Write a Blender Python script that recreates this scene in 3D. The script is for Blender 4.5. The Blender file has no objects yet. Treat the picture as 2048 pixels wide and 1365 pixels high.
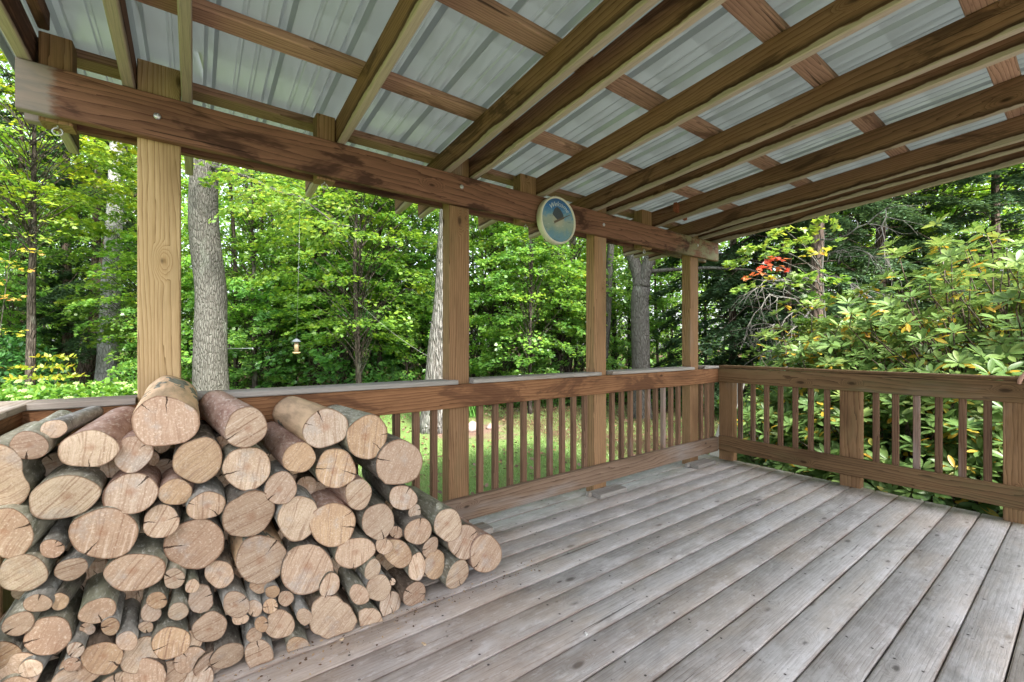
import bpy, bmesh, math, random
import numpy as np
from mathutils import Vector, Matrix, Quaternion, noise as mnoise
R = math.radians
scn = bpy.context.scene
COL = scn.collection
rng = np.random.default_rng(11)
random.seed(11)

# ------------------------------------------------------------------ camera
F = 862.0                      # focal length in pixels of a 2048 wide frame
YAW = R(36.3)
CAMZ = 1.154
cam = bpy.data.cameras.new("camera")
cam.sensor_width = 36.0
cam.lens = 36.0 * F / 2048.0
cam.shift_y = 7.5 / 2048.0
cam.clip_start = 0.02
cam.clip_end = 400
camo = bpy.data.objects.new("camera", cam)
COL.objects.link(camo)
camo.location = (0, 0, CAMZ)
camo.rotation_euler = (R(90), 0, -YAW)
scn.camera = camo
FW = np.array([math.sin(YAW), math.cos(YAW)])
RT = np.array([math.cos(YAW), -math.sin(YAW)])

def ray(px, py):
    u = (px - 1024.0) / F
    v = (690.0 - py) / F
    d = FW + u * RT
    return d[0], d[1], v

def at_depth(px, py, d):
    x, y, v = ray(px, py)
    return Vector((x * d, y * d, CAMZ + v * d))

def at_y(px, py, Y):
    x, y, v = ray(px, py)
    t = Y / y
    return Vector((x * t, Y, CAMZ + v * t))

# ------------------------------------------------------------------ object helpers
def tag(o, label=None, cat=None, group=None, kind=None):
    if label: o["label"] = label
    if cat: o["category"] = cat
    if group: o["group"] = group
    if kind: o["kind"] = kind
    return o

def empty(name, loc, label=None, cat=None, group=None, kind=None):
    o = bpy.data.objects.new(name, None)
    o.empty_display_size = 0.1
    o.location = loc
    COL.objects.link(o)
    return tag(o, label, cat, group, kind)

def wloc(o):
    v = Vector(o.location)
    while o.parent:
        o = o.parent
        v += Vector(o.location)
    return v

def link(me, name, mat=None, parent=None, loc=(0, 0, 0), rot=None):
    """one mesh object; loc is in world space; parents are never rotated or scaled"""
    o = bpy.data.objects.new(name, me)
    COL.objects.link(o)
    l = Vector(loc)
    if parent is not None:
        o.parent = parent
        if parent.rotation_mode == 'QUATERNION' and parent.rotation_quaternion.angle > 1e-6:
            o.matrix_parent_inverse = (Matrix.Translation(wloc(parent)) @ parent.rotation_quaternion.to_matrix().to_4x4()).inverted()
        else:
            l = l - wloc(parent)
    o.location = l
    if rot is not None:
        o.rotation_mode = 'QUATERNION'
        o.rotation_quaternion = rot
    if mat is not None:
        me.materials.append(mat)
    return o

def bm_mesh(bm, name, smooth=False):
    me = bpy.data.meshes.new(name)
    bm.normal_update()
    bm.to_mesh(me)
    bm.free()
    if smooth:
        for p in me.polygons: p.use_smooth = True
    return me

def np_mesh(name, V, faces_flat, counts, attrs=None, smooth=False):
    """fast mesh from numpy arrays"""
    me = bpy.data.meshes.new(name)
    V = np.asarray(V, dtype=np.float32)
    faces_flat = np.asarray(faces_flat, dtype=np.int32)
    counts = np.asarray(counts, dtype=np.int32)
    me.vertices.add(len(V)); me.vertices.foreach_set("co", V.ravel())
    me.loops.add(len(faces_flat)); me.loops.foreach_set("vertex_index", faces_flat)
    me.polygons.add(len(counts))
    st = np.zeros(len(counts), dtype=np.int32); st[1:] = np.cumsum(counts)[:-1]
    me.polygons.foreach_set("loop_start", st)
    me.polygons.foreach_set("loop_total", counts)
    if smooth:
        me.polygons.foreach_set("use_smooth", np.ones(len(counts), dtype=bool))
    for k, a in (attrs or {}).items():
        at = me.attributes.new(k, 'FLOAT', 'POINT')
        at.data.foreach_set("value", np.asarray(a, dtype=np.float32))
    me.update(calc_edges=True)
    me.validate()
    return me

def lumber_mesh(name, L, w, h, seg=0.35, wob=0.0015, bev=0.004, waney=0.0, seed=0):
    """a sawn board: length along local X from 0 to L, width along Y, height along Z, both centred"""
    n = max(2, int(L / seg) + 1)
    b = min(bev, w * 0.3, h * 0.3)
    prof = [(-w/2+b, -h/2), (w/2-b, -h/2), (w/2, -h/2+b), (w/2, h/2-b),
            (w/2-b, h/2), (-w/2+b, h/2), (-w/2, h/2-b), (-w/2, -h/2+b)]
    bm = bmesh.new()
    rings = []
    for i in range(n):
        x = L * i / (n - 1)
        ox = mnoise.noise((x * 0.9, seed * 3.1, 0.3)) * wob * 2
        oz = mnoise.noise((x * 0.9, seed * 3.1, 9.3)) * wob * 2
        ring = []
        for k, (y, z) in enumerate(prof):
            dy = dz = 0
            if waney and k in (0, 1, 2, 7):
                q = max(0, mnoise.noise((x * 2.2, seed * 5.7 + (1 if k in (1, 2) else 0) * 3, 4.0)) - 0.05)
                dz = q * waney
                dy = -q * waney * 0.5 * (1 if y > 0 else -1)
            ring.append(bm.verts.new((x, y + ox + dy, z + oz + dz)))
        rings.append(ring)
    for i in range(n - 1):
        for k in range(8):
            a, c = rings[i], rings[i+1]
            bm.faces.new((a[k], c[k], c[(k+1) % 8], a[(k+1) % 8]))
    bm.faces.new(rings[0]); bm.faces.new(list(reversed(rings[-1])))
    bmesh.ops.recalc_face_normals(bm, faces=bm.faces)
    return bm_mesh(bm, name)

_ls = [0]
def lumber(name, p0, p1, w, h, mat, parent=None, up=(0, 0, 1), **kw):
    """board from p0 to p1 (centre line), width w across, height h along up"""
    _ls[0] += 1
    p0 = Vector(p0); p1 = Vector(p1)
    X = (p1 - p0); L = X.length; X.normalize()
    Z = Vector(up); Z = (Z - X * Z.dot(X)).normalized()
    Y = Z.cross(X)
    q = Matrix((X, Y, Z)).transposed().to_quaternion()
    me = lumber_mesh(name, L, w, h, seed=_ls[0], **kw)
    return link(me, name, mat, parent, p0, q)

def tube_bm(bm, pts, rads, sides=8, cap=True):
    pts = [Vector(p) for p in pts]
    rings = []
    prevN = None
    for i, p in enumerate(pts):
        if i == 0: T = pts[1] - pts[0]
        elif i == len(pts) - 1: T = pts[-1] - pts[-2]
        else: T = pts[i+1] - pts[i-1]
        if T.length < 1e-9: T = Vector((0, 0, 1))
        T.normalize()
        if prevN is None:
            a = Vector((1, 0, 0)) if abs(T.x) < 0.8 else Vector((0, 1, 0))
            N = (a - T * a.dot(T)).normalized()
        else:
            N = (prevN - T * prevN.dot(T)).normalized()
        prevN = N
        B = T.cross(N)
        ring = []
        for k in range(sides):
            a = 2 * math.pi * k / sides
            r = rads[i]
            ring.append(bm.verts.new(p + (N * math.cos(a) + B * math.sin(a)) * r))
        rings.append(ring)
    for i in range(len(rings) - 1):
        for k in range(sides):
            f = bm.faces.new((rings[i][k], rings[i][(k+1) % sides], rings[i+1][(k+1) % sides], rings[i+1][k]))
            f.smooth = True
    if cap:
        bm.faces.new(list(reversed(rings[0]))); bm.faces.new(rings[-1])
    return rings

# ------------------------------------------------------------------ node helpers
class NT:
    def __init__(s, name):
        s.m = bpy.data.materials.new(name); s.m.use_nodes = True
        s.t = s.m.node_tree; s.t.nodes.clear()
        s.out = s.n('ShaderNodeOutputMaterial')
        s.p = s.n('ShaderNodeBsdfPrincipled')
        s.l(s.p.outputs[0], s.out.inputs[0])
    def n(s, t, **kw):
        x = s.t.nodes.new(t)
        for k, v in kw.items(): setattr(x, k, v)
        return x
    def l(s, a, b): s.t.links.new(a, b)
    def val(s, sock, v):
        if isinstance(v, bpy.types.NodeSocket): s.l(v, sock)
        elif v is not None:
            try: sock.default_value = v
            except Exception: sock.default_value = (*v, 1.0)
    def math(s, op, a, b=None, c=None, clamp=False):
        x = s.n('ShaderNodeMath', operation=op, use_clamp=clamp)
        s.val(x.inputs[0], a)
        if b is not None: s.val(x.inputs[1], b)
        if c is not None: s.val(x.inputs[2], c)
        return x.outputs[0]
    def vmath(s, op, a, b=None):
        x = s.n('ShaderNodeVectorMath', operation=op)
        s.val(x.inputs[0], a)
        if b is not None: s.val(x.inputs[1], b)
        return x.outputs[0]
    def noise(s, vec, scale=1, detail=3, rough=0.55, dist=0.0):
        x = s.n('ShaderNodeTexNoise')
        s.l(vec, x.inputs['Vector'])
        x.inputs['Scale'].default_value = scale; x.inputs['Detail'].default_value = detail
        x.inputs['Roughness'].default_value = rough; x.inputs['Distortion'].default_value = dist
        return x.outputs['Fac']
    def voro(s, vec, scale=1, feature='F1'):
        x = s.n('ShaderNodeTexVoronoi', feature=feature)
        s.l(vec, x.inputs['Vector']); x.inputs['Scale'].default_value = scale
        return x
    def mapr(s, v, a, b, c=0.0, d=1.0, smooth=True):
        x = s.n('ShaderNodeMapRange', interpolation_type='SMOOTHSTEP' if smooth else 'LINEAR')
        s.val(x.inputs[0], v)
        for i, q in zip((1, 2, 3, 4), (a, b, c, d)): s.val(x.inputs[i], q)
        return x.outputs[0]
    def mix(s, f, a, b, mode='MIX'):
        x = s.n('ShaderNodeMix', data_type='RGBA', blend_type=mode)
        s.val(x.inputs[0], f)
        for k, v in ((6, a), (7, b)):
            if isinstance(v, bpy.types.NodeSocket): s.l(v, x.inputs[k])
            else: x.inputs[k].default_value = (*v[:3], 1)
        return x.outputs[2]
    def ramp(s, f, stops):
        x = s.n('ShaderNodeValToRGB')
        s.val(x.inputs[0], f)
        e = x.color_ramp.elements
        while len(e) < len(stops): e.new(0.5)
        for q, (p, c) in zip(e, stops):
            q.position = p; q.color = (*c, 1)
        return x.outputs[0]
    def bump(s, h, strength=0.3, dist=0.01, normal=None):
        x = s.n('ShaderNodeBump')
        s.l(h, x.inputs['Height']); x.inputs['Strength'].default_value = strength
        x.inputs['Distance'].default_value = dist
        if normal is not None: s.l(normal, x.inputs['Normal'])
        return x.outputs[0]
    def obj(s): return s.n('ShaderNodeTexCoord').outputs['Object']
    def scale(s, v, xyz): return s.vmath('MULTIPLY', v, xyz)
    def rnd(s): return s.n('ShaderNodeObjectInfo').outputs['Random']
    def attr(s, name):
        x = s.n('ShaderNodeAttribute', attribute_name=name); return x.outputs['Fac']
    def sep(s, v):
        x = s.n('ShaderNodeSeparateXYZ'); s.l(v, x.inputs[0]); return x.outputs
    def comb(s, x, y, z):
        q = s.n('ShaderNodeCombineXYZ')
        for i, v in enumerate((x, y, z)): s.val(q.inputs[i], v)
        return q.outputs[0]

def srgb(r, g, b):
    def c(x):
        x /= 255.0
        return x / 12.92 if x <= 0.04045 else ((x + 0.055) / 1.055) ** 2.4
    return (c(r), c(g), c(b))

def simple(name, col, rough=0.6, metal=0.0, var=0.12, scale=20.0, bump=0.1):
    t = NT(name)
    o = t.obj()
    n = t.noise(o, scale, 4)
    c = t.mix(n, tuple(x * (1 - var) for x in col), tuple(min(1, x * (1 + var)) for x in col))
    t.l(c, t.p.inputs['Base Color'])
    t.p.inputs['Roughness'].default_value = rough
    t.p.inputs['Metallic'].default_value = metal
    if bump: t.l(t.bump(n, bump, 0.004), t.p.inputs['Normal'])
    return t.m

# ------------------------------------------------------------------ wood
def wood(name, dark, mid, light, ringw=62, contrast=1.0, grey=0.0, greycol=(0.30, 0.285, 0.27),
         edge=None, knots=1.0, rough=0.75, board_attr=None, blotch=None, green=0.0):
    """sawn lumber with growth rings, fibre, knots and weathering; grain runs along object X"""
    t = NT(name)
    o = t.obj()
    if board_attr: rv = t.attr(board_attr)
    else: rv = t.rnd()
    off = t.comb(t.math('MULTIPLY', rv, 37.0), t.math('MULTIPLY', rv, 11.3), t.math('MULTIPLY', rv, 23.7))
    v = t.vmath('ADD', o, off)
    # knots
    kq = t.sep(v)
    kv = t.comb(t.math('MULTIPLY', kq[0], 2.6), t.math('MULTIPLY', t.math('ADD', kq[1], kq[2]), 6.0), 0)
    wob = t.noise(t.scale(v, (7, 22, 22)), 1, 2)
    vo = t.voro(kv, 1.0); vo.voronoi_dimensions = '2D'
    kd = t.math('ADD', vo.outputs['Distance'], t.math('MULTIPLY', t.math('SUBTRACT', wob, 0.5), 0.12))
    cs = t.sep(vo.outputs['Color'])
    kon = t.math('GREATER_THAN', cs[0], 1 - 0.30 * knots)
    ksz = t.math('MULTIPLY_ADD', cs[1], 0.05, 0.035)
    kmask = t.math('MULTIPLY', t.mapr(kd, t.math('MULTIPLY', ksz, 1.35), t.math('MULTIPLY', ksz, 0.35)), kon)
    khalo = t.math('MULTIPLY', t.mapr(kd, 0.26, 0.03), kon)
    # rings: bands bent by slow noise and pushed round knots
    n1 = t.noise(t.scale(v, (0.42, 4.0, 4.0)), 1, 2, 0.5)
    n2 = t.noise(t.scale(v, (2.6, 26, 26)), 1, 3, 0.6)
    s = t.sep(v)
    across = t.math('ADD', t.math('MULTIPLY', s[1], ringw * 1.0), t.math('MULTIPLY', s[2], ringw * 0.8))
    ph = t.math('ADD', across, t.math('MULTIPLY', n1, 11.0))
    ph = t.math('ADD', ph, t.math('MULTIPLY', n2, 1.6))
    ph = t.math('ADD', ph, t.math('MULTIPLY', khalo, 4.0))
    saw = t.math('FRACT', t.math('MULTIPLY', ph, 1.05))
    ring = t.math('POWER', saw, 2.2)
    fibre = t.noise(t.scale(v, (9, 320, 320)), 1, 3, 0.65)
    col = t.mix(t.math('MULTIPLY', ring, 0.85 * contrast), light, mid)
    col = t.mix(t.mapr(saw, 0.86, 0.99, 0, 0.55 * contrast), col, dark)
    slow = t.noise(t.scale(v, (1.1, 5, 5)), 1, 4, 0.6)
    col = t.mix(t.mapr(slow, 0.45, 0.80, 0, 0.65), col, dark)
    col = t.mix(t.math('MULTIPLY', t.math('SUBTRACT', fibre, 0.42, clamp=True), 1.1), col, dark)
    if blotch:
        b1 = t.noise(t.scale(v, (1.7, 6, 6)), 1, 5, 0.68, 0.6)
        col = t.mix(t.mapr(b1, 0.52, 0.62, 0, blotch[1]), col, blotch[0])
    if grey:
        g1 = t.noise(t.scale(v, (0.8, 3.0, 3.0)), 1, 4, 0.6)
        gcol = t.mix(t.math('MULTIPLY', ring, 0.6), greycol, tuple(x * 0.62 for x in greycol))
        gcol = t.mix(t.math('MULTIPLY', t.math('SUBTRACT', fibre, 0.42, clamp=True), 1.6), gcol, tuple(x * 0.4 for x in greycol))
        lo = 0.62 - 0.5 * grey
        col = t.mix(t.mapr(g1, lo, lo + 0.18, 0, 0.92), col, gcol)
    if edge:
        # bleached strip along the lower arris with a wandering dark tide line
        pale, zed, wid = edge
        so = t.sep(o)
        e1 = t.noise(t.scale(v, (1.7, 3, 3)), 1, 5, 0.62)
        q = t.math('ADD', so[2], t.math('MULTIPLY', t.math('SUBTRACT', e1, 0.5), -wid))
        pm = t.mapr(q, zed, zed - 0.006)
        line = t.math('MULTIPLY', t.mapr(q, zed - 0.006, zed + 0.002), t.mapr(q, zed + 0.028, zed + 0.004))
        col = t.mix(t.math('MULTIPLY', line, 0.75), col, tuple(x * 0.28 for x in dark))
        pcol = t.mix(t.math('MULTIPLY', ring, 0.5), pale, tuple(x * 0.7 for x in pale))
        pcol = t.mix(t.math('MULTIPLY', t.math('SUBTRACT', fibre, 0.42, clamp=True), 1.3), pcol, tuple(x * 0.5 for x in pale))
        col = t.mix(t.math('MULTIPLY', pm, 0.85), col, pcol)
    if green:
        g2 = t.noise(t.scale(v, (1.5, 7, 7)), 1, 5, 0.7)
        col = t.mix(t.mapr(g2, 0.5, 0.72, 0, green), col, (0.10, 0.11, 0.05))
    col = t.mix(t.math('MULTIPLY', khalo, 0.35), col, mid)
    col = t.mix(t.math('MULTIPLY', kmask, 0.72), col, tuple(x * 0.33 for x in dark))
    # checks: long thin drying cracks
    ck = t.noise(t.scale(v, (0.9, 46, 46)), 1, 2, 0.5)
    ckm = t.math('MULTIPLY', t.mapr(ck, 0.715, 0.735), 0.75)
    col = t.mix(ckm, col, tuple(x * 0.2 for x in dark))
    # object to object tint
    tint = t.math('MULTIPLY_ADD', t.math('FRACT', t.math('MULTIPLY', rv, 7.13)), 0.34, 0.83)
    hs = t.n('ShaderNodeHueSaturation'); t.l(col, hs.inputs['Color']); t.l(tint, hs.inputs['Value'])
    col = hs.outputs[0]
    t.l(col, t.p.inputs['Base Color'])
    t.p.inputs['Roughness'].default_value = rough
    t.p.inputs['Specular IOR Level'].default_value = 0.18
    h = t.math('ADD', t.math('MULTIPLY', fibre, 0.6), t.math('MULTIPLY', ring, 0.35))
    h = t.math('SUBTRACT', h, t.math('MULTIPLY', ckm, 1.6))
    t.l(t.bump(h, 0.45, 0.0035), t.p.inputs['Normal'])
    return t
# ------------------------------------------------------------------ lumber materials
M_rafter = wood("rafter_wood", (0.0513, 0.0227, 0.0125), (0.1580, 0.0755, 0.0433), (0.2668, 0.1434, 0.0884), edge=((0.41, 0.345, 0.28), -0.050, 0.095), blotch=((0.0360, 0.0177, 0.0107), 0.65), knots=0.6).m
M_purlin = wood("purlin_wood", (0.0747, 0.0397, 0.0259), (0.2348, 0.1321, 0.0884), (0.3950, 0.2406, 0.1681), blotch=((0.1067, 0.0547, 0.0345), 0.7), knots=0.8).m
M_beam = wood("beam_wood", (0.0353, 0.0151, 0.0096), (0.1046, 0.0492, 0.0298), (0.1868, 0.0944, 0.0596), blotch=((0.0363, 0.0161, 0.0106), 0.85), knots=0.5, ringw=40)
_t = M_beam; _o = _t.obj(); _s = _t.sep(_o); _n = _t.noise(_t.scale(_o, (7, 14, 14)), 1, 5, 0.7)
_c = M_beam.p.inputs["Base Color"].links[0].from_socket
_x = _t.math("ADD", _s[0], _t.math("MULTIPLY", _t.math("SUBTRACT", _n, 0.5), 0.13))
_c = _t.mix(_t.mapr(_x, 0.115, 0.075, 0, 0.6), _c, (0.25, 0.235, 0.215))
_c = _t.mix(_t.math("MULTIPLY", _t.mapr(_x, 3.9, 4.4), _t.mapr(_n, 0.42, 0.6)), _c, (0.20, 0.19, 0.11))
_t.l(_c, _t.p.inputs["Base Color"]); M_beam = _t.m
M_post_new = wood("post_wood_pale", (0.12, 0.070, 0.028), (0.275, 0.178, 0.083), (0.42, 0.30, 0.165), ringw=55, knots=0.8, contrast=1.05, green=0.10).m
M_post = wood("post_wood_weathered", (0.0587, 0.0302, 0.0145), (0.1601, 0.0849, 0.0404), (0.3095, 0.1840, 0.0960), ringw=60, knots=0.9, grey=0.10, greycol=(0.3202, 0.2454, 0.1921), green=0.25).m
M_rail = wood("rail_wood", (0.0480, 0.0198, 0.0077), (0.1388, 0.0623, 0.0259), (0.2668, 0.1341, 0.0653), ringw=58, knots=0.6, blotch=((0.0747, 0.0320, 0.0163), 0.7)).m
M_rail_low = wood("rail_wood_scuffed", (0.04, 0.023, 0.013), (0.125, 0.075, 0.047), (0.225, 0.155, 0.108), ringw=50, knots=0.8, grey=0.2, greycol=(0.26, 0.225, 0.20)).m
M_rail_damp = wood("rail_wood_damp", (0.0320, 0.0169, 0.0086), (0.1014, 0.0566, 0.0259), (0.1975, 0.1208, 0.0615), ringw=46, knots=0.6, green=0.4, grey=0.1, greycol=(0.2668, 0.2075, 0.1633)).m
M_cap = wood("cap_wood_weathered", (0.09, 0.065, 0.048), (0.21, 0.17, 0.135), (0.34, 0.29, 0.245), ringw=45, knots=0.5, grey=0.5, greycol=(0.34, 0.32, 0.295), green=0.12).m
M_baluster = wood("baluster_wood", (0.0427, 0.0217, 0.0135), (0.1174, 0.0623, 0.0365), (0.2242, 0.1321, 0.0817), ringw=70, knots=0.5, grey=0.14, greycol=(0.3202, 0.2501, 0.2209)).m
M_greyplank = wood("grey_plank_wood", (0.12, 0.11, 0.095), (0.24, 0.23, 0.205), (0.36, 0.35, 0.32), grey=0.8, greycol=(0.36, 0.36, 0.335), knots=0.4).m
M_scrap = wood("red_scrap_wood", (0.06, 0.018, 0.009), (0.19, 0.06, 0.028), (0.28, 0.095, 0.05), knots=0.2).m
M_steel = simple("galvanised_steel", (0.42, 0.43, 0.44), rough=0.4, metal=0.8, var=0.25, scale=90)
M_rust = simple("rusty_steel", (0.10, 0.06, 0.04), rough=0.7, metal=0.4, var=0.4, scale=90)

# deck boards: the board number is a point attribute
t = wood("deck_wood", (0.14, 0.12, 0.105), (0.36, 0.33, 0.31), (0.52, 0.495, 0.475), ringw=62, contrast=0.8, knots=1.15, grey=0.55, greycol=(0.50, 0.488, 0.482), board_attr="board", rough=0.62, green=0.10)
deckcol = t.p.inputs['Base Color'].links[0].from_socket
o = t.obj()
s = t.sep(o)
# brown trampled and bark-stained patches near the wood pile, worn paler lanes, moss along the outer edges
w1 = t.noise(t.scale(o, (1.5, 2.5, 1)), 1, 5, 0.65)
d1 = t.math('ADD', t.math('MULTIPLY', s[0], -0.28), t.math('MULTIPLY', w1, 1.25))
brown = t.mapr(d1, 0.10, 0.55, 0, 0.62)
col = t.mix(brown, deckcol, t.mix(0.55, deckcol, (0.34, 0.215, 0.13)))
w2 = t.noise(t.scale(o, (2.6, 5, 1)), 1, 5, 0.7, 0.4)
col = t.mix(t.mapr(w2, 0.50, 0.70, 0, 0.62), col, t.mix(0.6, col, (0.13, 0.115, 0.10)))
w3 = t.noise(t.scale(o, (3.2, 9, 1)), 1, 4, 0.6)
col = t.mix(t.mapr(w3, 0.50, 0.68, 0, 0.55), col, (0.60, 0.59, 0.59))
edgeX = t.mapr(s[0], 4.02, 4.31)
edgeY = t.mapr(s[1], 2.06, 2.30)
moss = t.math('MULTIPLY', t.math('MAXIMUM', edgeX, t.math('MULTIPLY', edgeY, 0.35)), t.mapr(w2, 0.36, 0.62, 0.35, 0.95))
col = t.mix(t.math('MULTIPLY', moss, 0.72), col, (0.135, 0.135, 0.075))
# scratches at the right hand side
sc = t.noise(t.vmath('ADD', t.scale(o, (60, 7, 1)), t.comb(t.math('MULTIPLY', s[1], 30), 0, 0)), 1, 2, 0.5)
col = t.mix(t.math('MULTIPLY', t.mapr(sc, 0.70, 0.73, 0, 0.4), t.mapr(s[0], 2.6, 3.4)), col, (0.6, 0.58, 0.56))
w4 = t.noise(t.vmath('ADD', t.scale(o, (1.3, 3.2, 1)), (4.2, 9.1, 0)), 1, 5, 0.65)
col = t.mix(t.mapr(w4, 0.46, 0.64, 0, 0.5), col, t.mix(0.7, col, (0.44, 0.355, 0.27)))
w5 = t.noise(t.vmath('ADD', t.scale(o, (2.2, 4.5, 1)), (14.2, 3.1, 0)), 1, 6, 0.72)
col = t.mix(t.mapr(w5, 0.52, 0.66, 0, 0.5), col, t.mix(0.6, col, (0.19, 0.175, 0.165)))
# dark specks of mildew, brown seams
sk = t.noise(t.scale(o, (34, 60, 1)), 1, 3, 0.7)
sk2 = t.noise(t.scale(o, (2, 2, 1)), 1, 3)
col = t.mix(t.math('MULTIPLY', t.mapr(sk, 0.62, 0.70), t.mapr(sk2, 0.40, 0.62, 0.15, 0.75)), col, (0.12, 0.105, 0.095))
sk3 = t.noise(t.scale(o, (12, 30, 1)), 1, 4, 0.7)
col = t.mix(t.mapr(sk3, 0.52, 0.66, 0, 0.42), col, t.mix(0.5, col, (0.20, 0.17, 0.15)))
col = t.mix(t.mapr(sk3, 0.46, 0.34, 0, 0.38), col, (0.62, 0.61, 0.62))
seam = t.mapr(t.math('ABSOLUTE', t.attr("across")), 0.056, 0.0695)
col = t.mix(t.math('MULTIPLY', seam, t.mapr(t.noise(t.scale(o, (3, 8, 1)), 1, 4, .6), 0.35, 0.65, 0.10, 0.6)), col, (0.22, 0.15, 0.105))
# nail heads: two per board over each joist, a few missing
bu = t.attr("across")
xj = t.math('SUBTRACT', t.math('FRACT', t.math('DIVIDE', t.math('ADD', s[0], 20.0), 0.405)), 0.5)
xj = t.math('MULTIPLY', xj, 0.405)
jit = t.noise(t.scale(o, (3, 9, 1)), 1, 1)
xj = t.math('ADD', xj, t.math('MULTIPLY', t.math('SUBTRACT', jit, 0.5), 0.05))
ya = t.math('SUBTRACT', t.math('ABSOLUTE', bu), 0.042)
ya = t.math('ADD', ya, t.math('MULTIPLY', t.math('SUBTRACT', t.noise(t.scale(o, (4, 2, 1)), 1, 1), 0.5), 0.03))
nd = t.math('SQRT', t.math('ADD', t.math('MULTIPLY', xj, xj), t.math('MULTIPLY', ya, ya)))
nm = t.math('MULTIPLY', t.mapr(nd, 0.0054, 0.0036), t.mapr(t.noise(t.scale(o, (1.1, 3.1, 1)), 1, 2), 0.40, 0.48))
col = t.mix(t.math('MULTIPLY', nm, 0.92), col, (0.022, 0.019, 0.018))
nh = t.mapr(nd, 0.016, 0.005, 0, 0.14)
col = t.mix(nh, col, (0.15, 0.13, 0.12))
hs_ = t.n('ShaderNodeHueSaturation'); t.l(col, hs_.inputs['Color']); hs_.inputs['Value'].default_value = 1.13; hs_.inputs['Saturation'].default_value = 0.95
t.l(t.mix(1.0, hs_.outputs[0], (1.01, 1.003, 1.005), 'MULTIPLY'), t.p.inputs['Base Color'])
M_deck = t.m

# ------------------------------------------------------------------ deck
XL, XR, YF = -0.62, 4.345, 2.545
bm = bmesh.new()
V = []; FF = []; CN = []; BRD = []; ACR = []
pitch = 0.143
y1 = 1.765 + 5 * pitch
k = 0
bw = pitch - 0.0045
while y1 > -5.2:  # unseen boards behind the camera added to bounce sunlight under the roof
    yc = y1 - pitch / 2
    rr = random.Random(k * 7 + 1)
    n = 40
    zoff = rr.uniform(-0.0015, 0.0015)
    h = bw / 2
    prof = [(-h, -0.028), (-h, -0.005), (-h + 0.0025, -0.0015), (-h + 0.006, 0), (h - 0.006, 0), (h - 0.0025, -0.0015), (h, -0.005), (h, -0.028)]
    x0, x1 = XL, XR + rr.uniform(-0.004, 0.004)
    base = len(V)
    for i in range(n + 1):
        x = x0 + (x1 - x0) * i / n
        wy = mnoise.noise((x * 0.8, k * 3.3, 1)) * 0.0022
        wz = mnoise.noise((x * 1.1, k * 3.3, 5)) * 0.0016 + zoff
        for (py_, pz_) in prof:
            V.append((x, yc + py_ + wy, pz_ + wz)); BRD.append(rr.random() if False else (k * 0.618) % 1); ACR.append(py_)
    m = len(prof)
    for i in range(n):
        for q in range(m - 1):
            a = base + i * m + q
            FF += [a, a + m, a + m + 1, a + 1]; CN.append(4)
    FF += [base + q for q in range(m)]; CN.append(m)
    FF += [base + n * m + q for q in reversed(range(m))]; CN.append(m)
    y1 -= pitch; k += 1
me = np_mesh("deck", V, FF, CN, {"board": BRD, "across": ACR})
deck = link(me, "deck", M_deck)
tag(deck, kind="structure")
# frame under the deck, one structure mesh
fr = empty("deck_frame", (1.8, 0.4, -0.45), kind="structure")
for x in np.arange(XL + 0.02, XR - 0.03, 0.405):
    lumber("joist", (x, -5.2, -0.104), (x, YF - 0.045, -0.104), 0.038, 0.14, M_rail_damp, fr, seg=1.0)
lumber("rim_joist", (XL, YF - 0.02, -0.104), (XR - 0.045, YF - 0.02, -0.104), 0.038, 0.14, M_rail_damp, fr, seg=1.0)
lumber("rim_joist", (XR - 0.02, -5.2, -0.104), (XR - 0.02, YF - 0.0, -0.104), 0.038, 0.14, M_rail_damp, fr, seg=1.0)

# ------------------------------------------------------------------ porch roof with its posts
SL = 0.068
YB = 2.272           # inner face of beam and rails
def rz(y): return 2.178 + (YB - y) * SL      # underside of the rafters
RH = 0.14
BEAM_T, BEAM_B = 2.176, 1.996
roof = empty("porch_roof", (1.87, 2.36, 0.0), "lean-to porch roof of brown rafters and pale ribbed metal sheet above the deck", "porch roof")
PW, PD = 0.14, 0.089
posts_x = [-0.19, 1.228, 2.487, 3.808]
post_mats = [M_post_new, M_post, M_post, M_post]
for i, px in enumerate(posts_x):
    x = px + PW / 2
    o = lumber("post", (x, YB + 0.038 + PD / 2, 0.0), (x, YB + 0.038 + PD / 2, 2.318), PW, PD, post_mats[i], roof, up=(0, 1, 0), seg=0.5)
    if i == 0: o["label"] = "palest, new-looking post behind the log pile"
    # bolt heads through the inner beam
    bm = bmesh.new()
    bmesh.ops.create_uvsphere(bm, u_segments=14, v_segments=8, radius=0.013)
    for v in bm.verts: v.co.y *= 0.45
    me = bm_mesh(bm, "bolt", True)
    link(me, "bolt", M_steel, o, (x - 0.005, YB - 0.0015, 2.085 + 0.02 * (i % 2)))
    # skirt boards round the foot
    if i > 0:
        yb = YB + 0.038
        lumber("foot_board", (px - 0.095, yb - 0.016, 0.0195), (px + PW + 0.095, yb - 0.016, 0.0195), 0.085 if False else 0.03, 0.034, M_cap, o, seg=0.3)
        lumber("foot_board", (px - 0.06, yb - 0.075, 0.0195), (px + PW + 0.10, yb - 0.075, 0.0195), 0.085, 0.034, M_cap, o, seg=0.3)
beam_in = lumber("beam", (-0.515, YB - 0.019 + 0.038, (BEAM_T + BEAM_B) / 2), (4.256, YB + 0.019, (BEAM_T + BEAM_B) / 2), 0.038, BEAM_T - BEAM_B, M_beam, roof)
beam_out = lumber("beam", (-0.52, YB + 0.038 + PD + 0.019, (BEAM_T + BEAM_B) / 2 + 0.006), (4.25, YB + 0.038 + PD + 0.019, (BEAM_T + BEAM_B) / 2 + 0.006), 0.038, BEAM_T - BEAM_B, M_beam, roof)
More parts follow.
